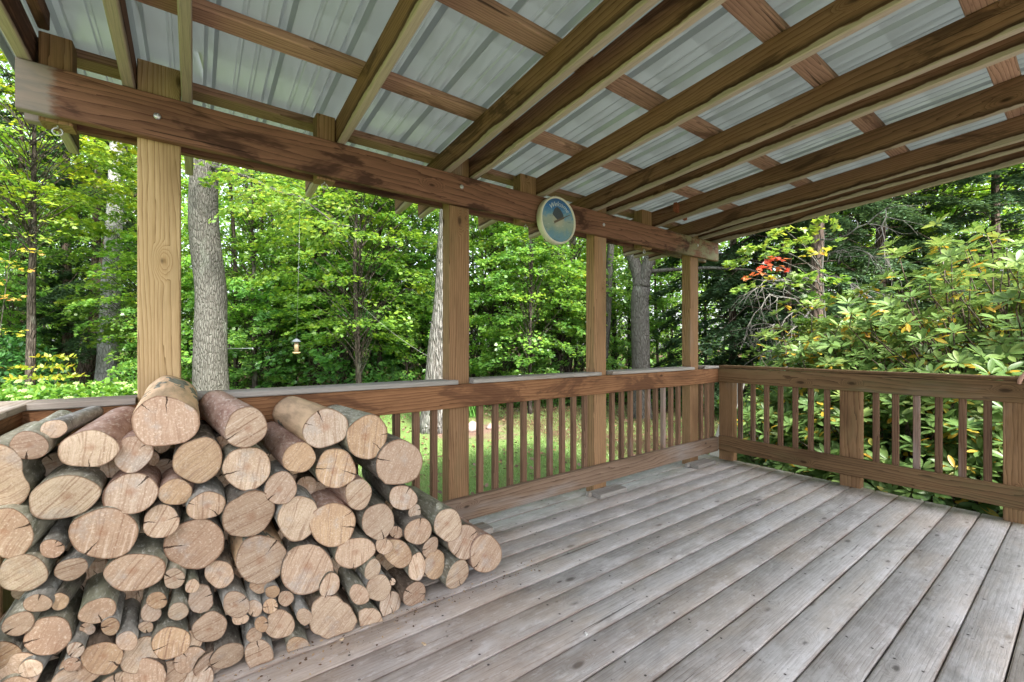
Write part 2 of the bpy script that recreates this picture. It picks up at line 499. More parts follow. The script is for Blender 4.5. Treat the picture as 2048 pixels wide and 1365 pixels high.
raf_x = [-0.515, -0.2325, -0.0465, 0.58, 1.188, 1.3695, 1.91, 2.447, 2.6285, 3.216, 3.768, 3.9495, 4.2165]
Y_TAIL, Y_TOP = 3.08, -3.2  # unseen back end lengthened to keep sun off the visible deck
for i, x in enumerate(raf_x):
    xc = x + 0.019
    off = RH / 2
    p1 = Vector((xc, Y_TAIL, rz(Y_TAIL) + off)); p0 = Vector((xc, Y_TOP, rz(Y_TOP) + off))
    o = lumber("rafter", p0, p1, 0.038, RH, M_rafter, roof, waney=0.0, seg=0.08)
# short blocks between the two beams beside the single rafters
for bx, w in [(-0.466, 0.089), (0.487, 0.089), (1.768, 0.138), (3.075, 0.138)]:
    b = lumber("spacer_block", (bx + w / 2, YB + 0.038 + PD / 2, 1.985), (bx + w / 2, YB + 0.038 + PD / 2, 2.312), w, PD - 0.002, M_post, roof, up=(0, 1, 0))
    bm = bmesh.new()
    # eye hook under the block
    pts = []; n = 16
    for q in range(n + 1):
        a = math.pi * 0.5 + q / n * math.pi * 1.85
        pts.append((math.cos(a) * 0.014, 0, -0.022 + math.sin(a) * 0.014))
    tube_bm(bm, [(0, 0, 0.012), (0, 0, -0.008)] + pts, [0.0028] * (n + 3), 6)
    me = bm_mesh(bm, "eye_hook", True)
    link(me, "eye_hook", M_steel, b, (bx + w * 0.5, YB + 0.038 + 0.03, 1.985))
# purlins
pur_y = [2.475, 1.925, 1.355, 0.79, 0.27, -0.3, -0.9, -1.5, -2.1, -2.7, -3.15]
PT = 0.038
for i, y in enumerate(pur_y):
    z = rz(y) + RH + PT / 2 + 0.001
    up = Vector((0, SL, 1)).normalized()
    lumber("purlin", (-0.53, y, z), (4.27, y, z), 0.089, PT, M_purlin, roof, up=(0, SL, 1), seg=0.3)
lumber("purlin", (-0.53, 2.99, rz(2.99) + RH + PT / 2 + 0.001), (4.27, 2.99, rz(2.99) + RH + PT / 2 + 0.001), 0.089, PT, M_purlin, roof, up=(0, SL, 1), seg=0.3)
# scrap of red wood nailed to the second rafter, and a scrap by the doubled one
lumber("scrap_block", (-0.165, 1.78, rz(1.7) + 0.10), (-0.165, 1.52, rz(1.5) + 0.10), 0.045, 0.085, M_scrap, roof)
lumber("scrap_block", (3.42, 2.12, rz(2.1) + 0.075), (3.16, 2.05, rz(2.1) + 0.095), 0.03, 0.07, M_scrap, roof)
lumber("scrap_block", (-0.43, 2.2, rz(2.2) + 0.115), (-0.43, 1.35, rz(1.35) + 0.115), 0.03, 0.07, M_rafter, roof)

# ribbed metal sheet
t = NT("ribbed_metal")
o = t.obj(); s = t.sep(o)
n = t.noise(t.scale(o, (6, 0.7, 1)), 1, 3)
n2 = t.noise(o, 1.2, 3)
c = t.mix(t.mapr(n, 0.35, 0.7), (0.325, 0.35, 0.343), (0.335, 0.36, 0.353))
sp = t.noise(t.scale(o, (9, 9, 9)), 1, 5, 0.8)
c = t.mix(t.mapr(sp, 0.70, 0.74, 0, 0.5), c, (0.12, 0.12, 0.11))
t.l(c, t.p.inputs['Base Color'])
t.p.inputs['Metallic'].default_value = 0.45
t.p.inputs['Roughness'].default_value = 0.3
t.l(t.bump(n2, 0.06, 0.02), t.p.inputs['Normal'])
M_metal = t.m
xs = []
x = -0.60
per = 0.229
while x < 4.34:
    # flat, minor rib, minor rib, major rib (all pressed upward)
    for dx, dz in [(0, 0), (0.052, 0), (0.057, 0.0038), (0.067, 0.0038), (0.072, 0), (0.112, 0), (0.117, 0.0038), (0.127, 0.0038), (0.132, 0), (0.170, 0), (0.184, 0.022), (0.203, 0.022), (0.217, 0)]:
        xs.append((x + dx, dz))
    x += per
xs = [q for q in xs if q[0] <= 4.335]
bm = bmesh.new()
ys = np.linspace(-3.25, 3.15, 28)
rows = []
for y in ys:
    rows.append([bm.verts.new((x, y, rz(y) + RH + PT + 0.003 + dz + mnoise.noise((x * 2, y * 2, 0)) * 0.0006)) for x, dz in xs])
for a, b in zip(rows[:-1], rows[1:]):
    for q in range(len(xs) - 1):
        f = bm.faces.new((a[q], a[q+1], b[q+1], b[q]))
bmesh.ops.solidify(bm, geom=bm.faces[:], thickness=-0.0008)
me = bm_mesh(bm, "roof_sheet")
link(me, "roof_sheet", M_metal, roof)
bm = bmesh.new()
# folded trim along the left edge of the sheet
for y0, y1_ in [(-3.25, 3.15)]:
    for (xa, xb, za, zb) in [(-0.603, -0.60, -0.05, 0.03)]:
        vs = [bm.verts.new((x, y, rz(y) + RH + PT + z)) for y in (y0, y1_) for x, z in ((xa, za), (xb, za), (xb, zb), (xa, zb))]
        for q in range(4):
            bm.faces.new((vs[q], vs[(q+1) % 4], vs[4 + (q+1) % 4], vs[4 + q]))
bmesh.ops.recalc_face_normals(bm, faces=bm.faces)
link(bm_mesh(bm, "edge_trim"), "edge_trim", M_metal, roof)

# ------------------------------------------------------------------ railings
CAPT = 0.026
def railing(name, loc, label):
    return empty(name, loc, label, "railing")
RT_B, RT_T = 0.776, 0.916
RB_B, RB_T = 0.085, 0.225
front = railing("railing", (1.9, 2.30, 0.0), "long front railing behind the log pile, its caps stopping at the roof posts")
lumber("top_rail", (-0.498, YB + 0.019, (RT_B + RT_T) / 2), (4.248, YB + 0.019, (RT_B + RT_T) / 2), 0.038, 0.14, M_rail, front)
lumber("bottom_rail", (-0.46, YB + 0.019, (RB_B + RB_T) / 2), (4.248, YB + 0.019, (RB_B + RB_T) / 2), 0.038, 0.14, M_rail_low, front)
segs = [(-0.50, posts_x[0] - 0.002), (posts_x[0] + PW + 0.003, posts_x[1] + 0.035), (posts_x[1] + PW + 0.001, posts_x[2] + 0.028), (posts_x[2] + PW + 0.02, posts_x[3] - 0.004), (posts_x[3] + PW + 0.03, 4.25)]
for i, (a, b) in enumerate(segs):
    # the cap is notched round the posts: a wide board behind, set 1 mm above the rail
    ya, yb_ = YB - 0.012, YB + 0.145
    if i in (1, 2):   # overruns the post in front of its face
        lumber("cap", (a, YB - 0.012 + 0.024, RT_T + CAPT / 2 + 0.001), (b, YB + 0.012, RT_T + CAPT / 2 + 0.001), 0.048, CAPT, M_cap, front, seg=0.3)
        lumber("cap", (a, YB + 0.0365 + 0.052, RT_T + CAPT / 2 + 0.001), (posts_x[i] - 0.003, YB + 0.0885, RT_T + CAPT / 2 + 0.001), 0.104, CAPT, M_cap, front, seg=0.3)
    else:
        lumber("cap", (a, (ya + yb_) / 2, RT_T + CAPT / 2 + 0.001), (b, (ya + yb_) / 2, RT_T + CAPT / 2 + 0.001), yb_ - ya, CAPT, M_cap, front, seg=0.3)
bal = []
bal += [-0.38 + 0.0, -0.265]
bal += [0.10, 0.215, 0.33, 0.445, 0.56, 0.675, 0.79, 0.908, 1.0236, 1.137]
bal += [1.456 + 0.118 * k for k in range(9)]
bal += [2.714 + 0.1152 * k for k in range(9)]
bal += [4.03, 4.135, 4.232]
YBAL = YB + 0.038 + 0.0195
for x in bal:
    lumber("baluster", (x, YBAL, RB_B + 0.015), (x, YBAL, RT_T - 0.006), 0.038, 0.036, M_baluster, front, up=(0, 1, 0), seg=0.4)
# right railing
XRI = 4.25
right = railing("railing", (4.3, 1.2, 0.0), "right-hand railing in front of the rhododendron, with three square posts and a dark cap")
lumber("top_rail", (XRI + 0.019, 2.27, (RT_B + RT_T) / 2 + 0.004), (XRI + 0.019, 0.24, (RT_B + RT_T) / 2 + 0.004), 0.038, 0.14, M_rail_damp, right)
lumber("bottom_rail", (XRI + 0.019, 2.27, 0.168), (XRI + 0.019, 0.24, 0.168), 0.038, 0.142, M_rail_damp, right)
lumber("cap", (XRI - 0.010 + 0.07, 2.258, RT_T + CAPT / 2 + 0.006), (XRI - 0.010 + 0.07, 0.20, RT_T + CAPT / 2 + 0.006), 0.14, CAPT - 0.004, M_rail_damp, right)
for y in (2.215, 1.199, 0.304):
    lumber("post", (XRI + 0.038 + PD / 2, y, -0.4), (XRI + 0.038 + PD / 2, y, RT_T + 0.004), PD, 0.138, M_post, right, up=(0, 1, 0))
for y in [2.08 - 0.12 * k for k in range(7)] + [1.036 - 0.1185 * k for k in range(6)]:
    lumber("baluster", (XRI + 0.0385 + 0.019, y, 0.11), (XRI + 0.0575, y, RT_T - 0.004), 0.036, 0.038, M_baluster, right, up=(0, 1, 0), seg=0.4)
# left railing, mostly behind the pile
XLI = -0.498
left = railing("railing", (-0.53, 1.0, 0.0), "left-hand railing at the end of the log pile, mitred to the front one")
lumber("top_rail", (XLI - 0.019, 2.31, (RT_B + RT_T) / 2), (XLI - 0.019, -1.4, (RT_B + RT_T) / 2), 0.038, 0.14, M_rail, left)
lumber("bottom_rail", (XLI - 0.019, 2.27, 0.155), (XLI - 0.019, -1.4, 0.155), 0.038, 0.14, M_rail_low, left)
lumber("cap", (XLI - 0.058, 2.40, RT_T + CAPT / 2 + 0.0012), (XLI - 0.058, -1.4, RT_T + CAPT / 2 + 0.0012), 0.14, CAPT, M_cap, left)
for y in np.arange(-1.2, 2.2, 0.118):
    lumber("baluster", (XLI - 0.038 - 0.0195, y, 0.1), (XLI - 0.0575, y, RT_T - 0.005), 0.036, 0.038, M_baluster, left, up=(0, 1, 0), seg=0.5)
for y in (2.30, 0.9, -0.5):
    lumber("post", (XLI - 0.038 - PD / 2, y, -0.4), (XLI - 0.038 - PD / 2, y, RT_T - 0.002), PD, 0.138, M_post, left, up=(0, 1, 0))

# grey plank leaning outside the corner
pl = lumber("plank", (4.62, 2.62, -0.44), (4.63, 2.22, 0.86), 0.115, 0.032, M_greyplank, None, up=(-1, -0.25, 0.2))
tag(pl, "weathered grey plank leaning outside the far corner of the railings", "plank")
# ------------------------------------------------------------------ firewood
def bark_mat(name, base, dark, light, furrow=0.5, patch=None, rough=0.85, lich=0.3):
    t = NT(name)
    o = t.obj()
    rv = t.rnd()
    v = t.vmath('ADD', o, t.comb(t.math('MULTIPLY', rv, 17), t.math('MULTIPLY', rv, 5), t.math('MULTIPLY', rv, 29)))
    a = t.noise(t.scale(v, (26, 9, 26)), 1, 5, 0.62)
    b = t.noise(t.scale(v, (90, 30, 90)), 1, 4, 0.65)
    c = t.noise(t.scale(v, (8, 4, 8)), 1, 4, 0.6)
    col = t.mix(t.mapr(a, 0.34, 0.66), dark, base)
    col = t.mix(t.mapr(b, 0.50, 0.72, 0, 0.75), col, light)
    col = t.mix(t.mapr(c, 0.52, 0.66, 0, lich), col, (0.15, 0.19, 0.10))
    d = t.noise(t.scale(v, (34, 90, 34)), 1, 3, 0.6)
    col = t.mix(t.mapr(d, 0.62, 0.70, 0, 0.6), col, tuple(x * 0.4 for x in dark))
    h = t.math('ADD', a, t.math('MULTIPLY', b, 0.5))
    if patch:
        pc, th = patch
        p = t.noise(t.scale(v, (9, 5, 9)), 1, 3, 0.55, 0.4)
        pm = t.mapr(p, th, th + 0.008, smooth=False)
        pp = t.noise(t.scale(v, (30, 6, 30)), 1, 4, 0.6)
        pcol = t.mix(t.mapr(pp, 0.35, 0.7), pc, tuple(x * 0.62 for x in pc))
        col = t.mix(pm, col, pcol)
        h = t.math('SUBTRACT', h, t.math('MULTIPLY', pm, 3.0))
    tint = t.math('MULTIPLY_ADD', t.math('FRACT', t.math('MULTIPLY', rv, 9.7)), 0.5, 0.75)
    hs = t.n('ShaderNodeHueSaturation'); t.l(col, hs.inputs['Color']); t.l(tint, hs.inputs['Value'])
    t.l(hs.outputs[0], t.p.inputs['Base Color'])
    t.p.inputs['Roughness'].default_value = rough
    t.p.inputs['Specular IOR Level'].default_value = 0.25
    t.l(t.bump(h, furrow, 0.008), t.p.inputs['Normal'])
    return t.m
BK = {
 'g': bark_mat("bark_grey_green", (0.36, 0.345, 0.275), (0.195, 0.185, 0.14), (0.66, 0.66, 0.59)),
 's': bark_mat("bark_silver", (0.46, 0.445, 0.41), (0.25, 0.24, 0.22), (0.72, 0.74, 0.71), lich=0.15),
 'p': bark_mat("bark_pink_peeled", (0.46, 0.32, 0.255), (0.28, 0.165, 0.125), (0.64, 0.55, 0.48), furrow=0.3, lich=0.0),
 'w': bark_mat("bark_flaking", (0.20, 0.20, 0.16), (0.10, 0.10, 0.08), (0.36, 0.36, 0.32), patch=((0.66, 0.46, 0.29), 0.40), lich=0.1),
 'd': bark_mat("bark_dark", (0.25, 0.22, 0.185), (0.11, 0.095, 0.078), (0.46, 0.43, 0.38), furrow=0.8, lich=0.25),
 'b': bark_mat("bark_rough_brown", (0.22, 0.165, 0.125), (0.09, 0.063, 0.045), (0.42, 0.34, 0.26), furrow=1.0, lich=0.3),
}
def end_mat():
    t = NT("cut_end_grain")
    o = t.obj(); rv = t.rnd()
    s = t.sep(o)
    rad = t.attr("rad")
    r1 = t.math('FRACT', t.math('MULTIPLY', rv, 13.7)); r2 = t.math('FRACT', t.math('MULTIPLY', rv, 47.1))
    r3 = t.math('FRACT', t.math('MULTIPLY', rv, 91.3)); r4 = t.math('FRACT', t.math('MULTIPLY', rv, 171.9))
    off = t.comb(t.math('MULTIPLY', rv, 31), 0, t.math('MULTIPLY', r1, 19))
    v = t.vmath('ADD', o, off)
    # saw scores
    ang = t.math('MULTIPLY_ADD', r2, 1.7, 0.1)
    ca = t.math('COSINE', ang); sa = t.math('SINE', ang)
    u = t.math('ADD', t.math('MULTIPLY', s[0], ca), t.math('MULTIPLY', s[2], sa))
    w = t.math('SUBTRACT', t.math('MULTIPLY', s[2], ca), t.math('MULTIPLY', s[0], sa))
    wn = t.noise(v, 9, 2)
    sv = t.comb(t.math('MULTIPLY', u, 7), 0, t.math('ADD', t.math('MULTIPLY', w, 190), t.math('MULTIPLY', wn, 9)))
    sc = t.noise(sv, 1, 3, 0.6)
    sv2 = t.comb(t.math('MULTIPLY', u, 3), 0, t.math('ADD', t.math('MULTIPLY', w, 88), t.math('MULTIPLY', wn, 1.2)))
    sc2 = t.noise(sv2, 1, 2, 0.5)
    # growth rings
    dn = t.noise(v, 14, 3)
    rr = t.math('ADD', t.math('MULTIPLY', rad, t.math('MULTIPLY_ADD', r3, 9, 9)), t.math('MULTIPLY', dn, 2.2))
    ring = t.math('POWER', t.math('FRACT', rr), 3.0)
    big = t.noise(v, 11, 4, 0.6)
    base = t.ramp(r1, [(0.0, (0.62, 0.50, 0.36)), (0.3, (0.50, 0.36, 0.25)), (0.55, (0.58, 0.46, 0.33)), (0.75, (0.42, 0.29, 0.20)), (1.0, (0.50, 0.42, 0.33))])
    base = t.mix(t.mapr(r4, 0.72, 0.92, 0, 0.75), base, (0.52, 0.345, 0.19))
    col = t.mix(t.mapr(big, 0.35, 0.7, 0, 0.6), base, t.mix(0.5, base, (0.32, 0.20, 0.13)))
    col = t.mix(t.math('MULTIPLY', ring, 0.30), col, (0.33, 0.20, 0.12))
    col = t.mix(t.mapr(sc, 0.50, 0.66, 0, 0.75), col, (0.30, 0.19, 0.125))
    col = t.mix(t.mapr(sc2, 0.54, 0.68, 0, t.math('MULTIPLY_ADD', r3, 0.5, 0.1)), col, (0.68, 0.56, 0.44))
    col = t.mix(t.mapr(sc2, 0.47, 0.36, 0, t.math('MULTIPLY_ADD', r3, 0.75, 0.15)), col, (0.27, 0.16, 0.10))
    hw = t.noise(v, 6.5, 3, 0.6)
    col = t.mix(t.mapr(hw, 0.50, 0.66, 0, 0.6), col, t.mix(0.5, col, (0.27, 0.15, 0.09)))
    gz = t.noise(t.vmath('ADD', v, (3.1, 0, 7.7)), 8.5, 4, 0.65)
    col = t.mix(t.mapr(gz, 0.54, 0.68, 0, 0.55), col, (0.40, 0.36, 0.32))
    fz = t.noise(v, 150, 3, 0.7)
    col = t.mix(t.mapr(fz, 0.52, 0.70, 0, 0.5), col, (0.72, 0.61, 0.48))
    col = t.mix(t.mapr(fz, 0.44, 0.30, 0, 0.5), col, (0.30, 0.19, 0.12))
    # heart
    hz = t.mapr(t.math('ADD', rad, t.math('MULTIPLY', t.math('SUBTRACT', dn, 0.5), 0.35)), 0.30, 0.02, 0, 0.45)
    col = t.mix(t.math('MULTIPLY', hz, t.math('GREATER_THAN', r3, 0.35)), col, (0.30, 0.14, 0.075))
    # radial drying cracks
    def crack(rsrc, on, wid, st=0.3):
        a2 = t.math('MULTIPLY', rsrc, 6.283)
        cc = t.math('COSINE', a2); ss = t.math('SINE', a2)
        uu = t.math('ADD', t.math('MULTIPLY', s[0], cc), t.math('MULTIPLY', s[2], ss))
        ww = t.math('SUBTRACT', t.math('MULTIPLY', s[2], cc), t.math('MULTIPLY', s[0], ss))
        ww = t.math('ADD', ww, t.math('MULTIPLY', t.math('SUBTRACT', t.noise(v, 42, 3), 0.5), 0.012))
        th = t.math('MULTIPLY', t.math('MULTIPLY', t.mapr(rad, st, 1.0, smooth=False), wid), t.math('GREATER_THAN', uu, 0.0))
        m = t.math('LESS_THAN', t.math('ABSOLUTE', ww), th)
        return t.math('MULTIPLY', m, on)
    k1 = crack(r4, t.math('GREATER_THAN', r1, 0.55), 0.0033)
    k2 = crack(t.math('ADD', r4, 0.13), t.math('GREATER_THAN', r2, 0.78), 0.002, 0.55)
    k3 = crack(t.math('ADD', r4, 0.55), t.math('GREATER_THAN', r3, 0.80), 0.0024, 0.1)
    ck = t.math('MAXIMUM', k1, t.math('MAXIMUM', k2, k3))
    rim = t.mapr(t.math('ADD', rad, t.math('MULTIPLY', t.math('SUBTRACT', dn, 0.5), 0.08)), 0.93, 1.0, 0, 0.8)
    col = t.mix(rim, col, (0.17, 0.09, 0.05))
    col = t.mix(t.math('MULTIPLY', ck, 0.9), col, (0.035, 0.018, 0.01))
    tint = t.math('MULTIPLY_ADD', r2, 0.38, 0.74)
    hs = t.n('ShaderNodeHueSaturation'); t.l(col, hs.inputs['Color']); t.l(tint, hs.inputs['Value'])
    t.l(t.mix(1.0, hs.outputs[0], (1.09, 1.10, 1.14), 'MULTIPLY'), t.p.inputs['Base Color'])
    t.p.inputs['Roughness'].default_value = 0.85
    t.p.inputs['Specular IOR Level'].default_value = 0.2
    h = t.math('ADD', t.math('MULTIPLY', sc, 0.7), t.math('MULTIPLY', fz, 0.3))
    h = t.math('SUBTRACT', h, t.math('MULTIPLY', ck, 4.0))
    t.l(t.bump(h, 0.5, 0.004), t.p.inputs['Normal'])
    return t.m
M_end = end_mat()

YP = 1.80
S1, S2 = 3.938, 3.793
def conv(z, *a):
    if z == 'P': return a
    ox, oy, s = {'A': (0, 730, S1), 'B': (480, 730, S2), 'C': (0, 1020, S1), 'D': (480, 1020, S2)}[z]
    return (ox + a[0] / s, oy + a[1] / s, a[2] / s, a[3] / s)

# zone, cx, cy, rx, ry, tilt, bark, depth offset, label  (measured on the photograph, then placed on the face of the stack)
LOGS = [
 ('A',1300,450,262,202,-4,'w',-.02,"largest log, alone on top of the stack, with a grey bark flap"),
 ('A',695,665,245,152,10,'p',-.01,"big pink peeled log sloping down to the left of the topmost log"),
 ('A',1050,700,162,140,28,'p',.02,"small pink log wedged under the left side of the topmost log"),
 ('A',1560,750,200,186,0,'d',.0,"round log with two short top cracks, directly under the topmost log's right side"),
 ('P',493,937,47.5,44,5,'g',.0,"plain round log under the rough-ended pinkish log, right of the two-crack log"),
 ('A',425,505,110,74,5,'s',.03,"thin oval log lying highest at the left rail corner"),
 ('A',232,636,170,110,0,'g',.0,"oval log with fine level saw lines, below the thin log at the left rail corner"),
 ('A',40,872,205,245,0,'g',.01,"kidney-shaped log cut off by the left edge, below the oval with level saw lines"),
 ('A',500,1045,300,172,12,'g',.0,"wide pale oval log with rings and a short bottom crack at upper left"),
 ('A',1025,1015,228,155,20,'p',.0,"log with a pale diagonal ridge across its face, right of the wide pale oval"),
 ('A',1380,1003,132,107,10,'p',.01,"small rough round log just below the two-crack log"),
 ('A',1625,1110,155,118,15,'s',-.02,"medium silver-barked log sitting above the big log with two slanting cracks"),
 ('A',1270,1235,155,119,15,'d',.01,"small brownish oval below the log with the pale diagonal ridge"),
 ('P',12,1066,58,53,0,'g',.0,"big round log at the left edge below the kidney-shaped one"),
 ('P',208.5,1067,68,52,5,'g',.0,"big log with a long slanting crack, below the wide pale oval"),
 ('P',496.5,1029,58,45,22,'d',-.005,"big log with coarse slanting saw lines, left of the tall silver-barked one"),
 ('C',1530,270,248,197,15,'d',.005,"big tan log with three cracks, the widest in the middle of the lower left stack"),
 ('C',410,305,98,76,5,'s',.02,"thin silver stick poking out above the torn yellowish end"),
 ('C',180,500,217,157,12,'g',.0,"large log with a clear brown heart at the left edge"),
 ('C',561,467,140,84,20,'s',.015,"yellowish log with a torn broken end, right of the brown-heart log"),
 ('C',1060,490,260,142,12,'g',.0,"long flat oval log with one thin top crack, below the slanting-crack log"),
 ('C',1725,505,119,107,20,'d',.02,"small log with a very rough pitted end under the tan three-crack log"),
 ('C',1372,540,81,80,0,'g',-.01,"small bright round stick touching the right end of the long flat oval"),
 ('C',1515,600,60,54,30,'g',.0,"thinnest stick just under the tan three-crack log, beside the bright round one"),
 ('C',300,735,117,76,8,'s',-.01,"small oval with a notch at its lower edge, below the brown-heart log"),
 ('C',470,720,76,68,20,'d',.03,"small orange stick tucked behind the notched oval"),
 ('C',770,795,150,97,12,'g',-.01,"oval with green-grey bark showing above, under the long flat oval"),
 ('C',1235,712,85,70,15,'g',-.01,"small stick lying on top of a second one right of the green-barked oval"),
 ('C',1580,700,98,108,20,'d',.01,"small angular log with a ragged lower lip beside the thin stick"),
 ('C',1860,745,107,100,25,'s',-.01,"round log with long silver bark above it in the lower centre"),
 ('C',1190,805,88,70,15,'g',.03,"stick half hidden beneath the small stick lying on top"),
 ('C',1403,800,85,73,25,'g',-.015,"small oval propped on the tall green-barked log in the bottom rows"),
 ('C',145,897,130,90,15,'g',.0,"pale oval with slanting saw lines near the left edge, above the large beige oval"),
 ('C',380,990,195,145,15,'g',-.005,"large beige oval with a small dark pith in the bottom left"),
 ('C',690,935,62,54,0,'d',.03,"little splintered stick under the green-barked oval"),
 ('C',870,918,76,71,0,'s',-.005,"brightest tiny round stick in the bottom left rows"),
 ('C',1150,922,62,52,0,'d',.03,"little stick with a splintered right side beneath the half hidden one"),
 ('C',1000,1033,88,72,20,'s',-.015,"stick with a long silver bark cylinder leaning over the rough-barked log"),
 ('C',1345,1047,155,128,20,'g',-.01,"tall green-barked log in the bottom rows with a big oval face"),
 ('C',1650,923,150,115,25,'d',.0,"pinkish oval with fine upright saw lines, left below the silver-barked round log"),
 ('P',508.5,1216.5,15.5,16.5,10,'s',.0,"tiny orange stick right of the round silver-barked log"),
 ('C',1892,860,66,51,15,'s',-.01,"tiny flat stick under the round silver-barked log"),
 ('C',20,1165,157,158,0,'d',.0,"big round log at the left edge in the second lowest visible row"),
 ('C',242,1248,100,77,20,'s',-.01,"small stick with slanting saw lines below the large beige oval"),
 ('C',595,1100,75,62,15,'s',-.015,"small orange stick standing over the low flat one in the bottom left"),
 ('C',567,1217,72,55,12,'s',-.01,"low flat brownish stick below the small orange one"),
 ('C',805,1167,167,130,20,'b',.0,"log with rough brown bark and faint upright lines at bottom left centre"),
 ('C',1495,1182,140,103,22,'d',.0,"oval below the tall green-barked log's right side"),
 ('C',1792,1147,140,112,25,'d',.0,"round log ringed with dark bark in the bottom row, right of the oval"),
 ('P',518,1312,29.5,30.5,15,'s',-.01,"orange-tinted log on the deck at the stack's lower front, third from its foot end"),
 ('C',1130,1315,190,128,15,'b',.0,"large oval with bark flap at the bottom edge of the picture"),
 ('C',1550,1325,138,112,25,'d',.0,"half visible log at the bottom edge resting on the deck"),
 ('C',550,1380,158,118,5,'s',.0,"log cut off by the bottom edge, its silver bark showing above"),
 ('C',120,1402,138,104,5,'g',.0,"log cut off by the bottom left corner"),
 ('C',1312,1348,56,46,0,'d',.03,"tiny dark-gapped stick at the bottom edge between two larger logs"),
 ('B',45,475,166,150,20,'p',-.02,"thick pinkish log with a crumbly rough end, right of the topmost log"),
 ('B',447,705,128,112,22,'p',-.015,"long pale pinkish log with a curved ridge on its end, left of the flaking-bark log"),
 ('B',650,482,182,148,20,'w',-.02,"log with peeling grey bark patches and a dark bottom split, high at right"),
 ('B',965,548,172,168,10,'g',.0,"round log with a notched top right and two cracks, right of the flaking-bark log"),
 ('B',1205,742,168,182,-40,'d',.0,"large log at the right shoulder of the stack against the balusters"),
 ('B',727,785,152,146,10,'g',.0,"round log with a pinkish heart below the flaking-bark log"),
 ('B',308,935,127,117,25,'s',-.005,"round silver-barked log below the long pale pinkish one"),
 ('B',897,982,105,117,0,'p',.0,"log with bumpy pale end left of the furry bright one, under the notched log"),
 ('B',1235,1010,99,101,0,'d',-.01,"bright fuzzy-ended log under the large shoulder log"),
 ('B',440,1165,158,180,-25,'s',-.005,"tall oval with a pale curved ridge and silver bark at its top"),
 ('B',700,1212,183,162,10,'p',.0,"wedge-shaped brown log with a forked crack in the middle of the stack"),
 ('B',1048,1190,123,131,-40,'g',-.01,"grey-green barked log with a greyish face right of the wedge-shaped one"),
 ('B',1325,1112,47,60,0,'d',.02,"little orange stick under the bright fuzzy-ended log"),
 ('B',1185,1270,49,53,40,'d',.02,"small triangular orange piece squeezed between larger ends"),
 ('B',1350,1262,108,108,0,'d',.0,"pale knobbly-ended log below the little orange stick"),
 ('B',1578,1215,102,124,-20,'g',-.005,"dark-barked log with a cut branch stub on the right slope"),
 ('D',1697,243,120,127,-30,'d',-.005,"log with a bottom right crack, second from the right end of the stack"),
 ('D',1865,335,122,149,-10,'p',-.01,"split-faced orange log at the far right end of the stack"),
 ('P',523,1119,54,47,10,'w',.0,"log with a pale peeled upper rim and a wide dark lower split, mid stack"),
 ('D',505,452,212,172,25,'d',.0,"widest brown log with a pale streak, in the middle of the lower right stack"),
 ('D',870,325,155,118,22,'g',-.005,"mossy-rimmed oval right of the widest brown log"),
 ('D',1092,274,65,65,0,'d',-.01,"small round stick with a pinhole pith beside the cracked round one"),
 ('D',1192,328,100,102,20,'p',.01,"log with a curled crack behind the small pinhole stick"),
 ('D',1445,284,58,86,-25,'d',.01,"upright narrow oval below the pale knobbly log"),
 ('D',1005,452,64,83,-25,'g',-.005,"small green-barked oval under the mossy-rimmed one"),
 ('D',1342,433,68,106,-15,'g',-.01,"tall oval with bright green bark on its left, right part of the stack"),
 ('D',1475,415,90,115,-20,'d',.01,"grey-faced log behind the tall green-barked oval"),
 ('D',1650,493,92,124,-15,'g',-.01,"orange log with a ridge resting on the deck near the right end"),
 ('D',1050,592,85,106,-35,'s',.0,"smooth brown slanted log between the leaning green stick and the crack-faced one"),
 ('D',681,572,74,97,-25,'d',-.01,"narrow oval on top of the big rough-barked log by the deck"),
 ('D',904,643,73,74,0,'g',-.02,"leaning stick with long green bark and an orange end, lower right"),
 ('D',1138,720,82,106,-15,'d',.0,"brown two-tone oval resting on the deck right of the leaning green stick"),
 ('D',1325,642,95,104,-20,'b',-.01,"log with rough black bark and radiating rays resting on the deck"),
 ('D',695,822,176,174,20,'b',-.01,"big ragged log with thick rough bark on the deck"),
 ('D',987,835,88,90,0,'g',-.015,"round green-barked log on the deck beside the big ragged one"),
 ('D',487,810,59,66,0,'s',-.015,"leaning stick with an orange end left of the big ragged log"),
 ('D',347,672,60,60,0,'d',.01,"small orange round stick under the widest brown log"),
 ('D',246,620,58,52,0,'s',-.005,"small stick left of the round orange one under the widest brown log"),
 ('D',140,578,70,54,10,'g',.015,"half hidden stick under the dark-split log"),
 ('D',230,730,59,61,0,'s',-.01,"small orange stick with upright lines below two others, lower centre"),
 ('D',298,868,116,113,20,'d',.01,"brown log with coarse upright saw lines behind two crossing sticks"),
 ('D',163,866,54,56,0,'s',-.02,"uppermost of two crossing silver sticks near the stack's foot"),
 ('D',107,948,62,61,0,'s',-.01,"lower of two crossing silver sticks near the stack's foot"),
 ('D',438,1047,88,95,-20,'g',-.01,"striped log with green-grey bark lying on the deck by the stack's foot"),
 ('D',1157,546,24,28,0,'d',.02,"tiniest stick end, beside the tall green-barked oval"),
]
KIDNEY = [(-160,640),(-60,625),(50,632),(120,665),(172,715),(186,770),(182,830),(200,890),(234,940),(240,985),(222,1050),(180,1095),(110,1115),(0,1118),(-110,1100),(-180,1000),(-200,850),(-190,720)]

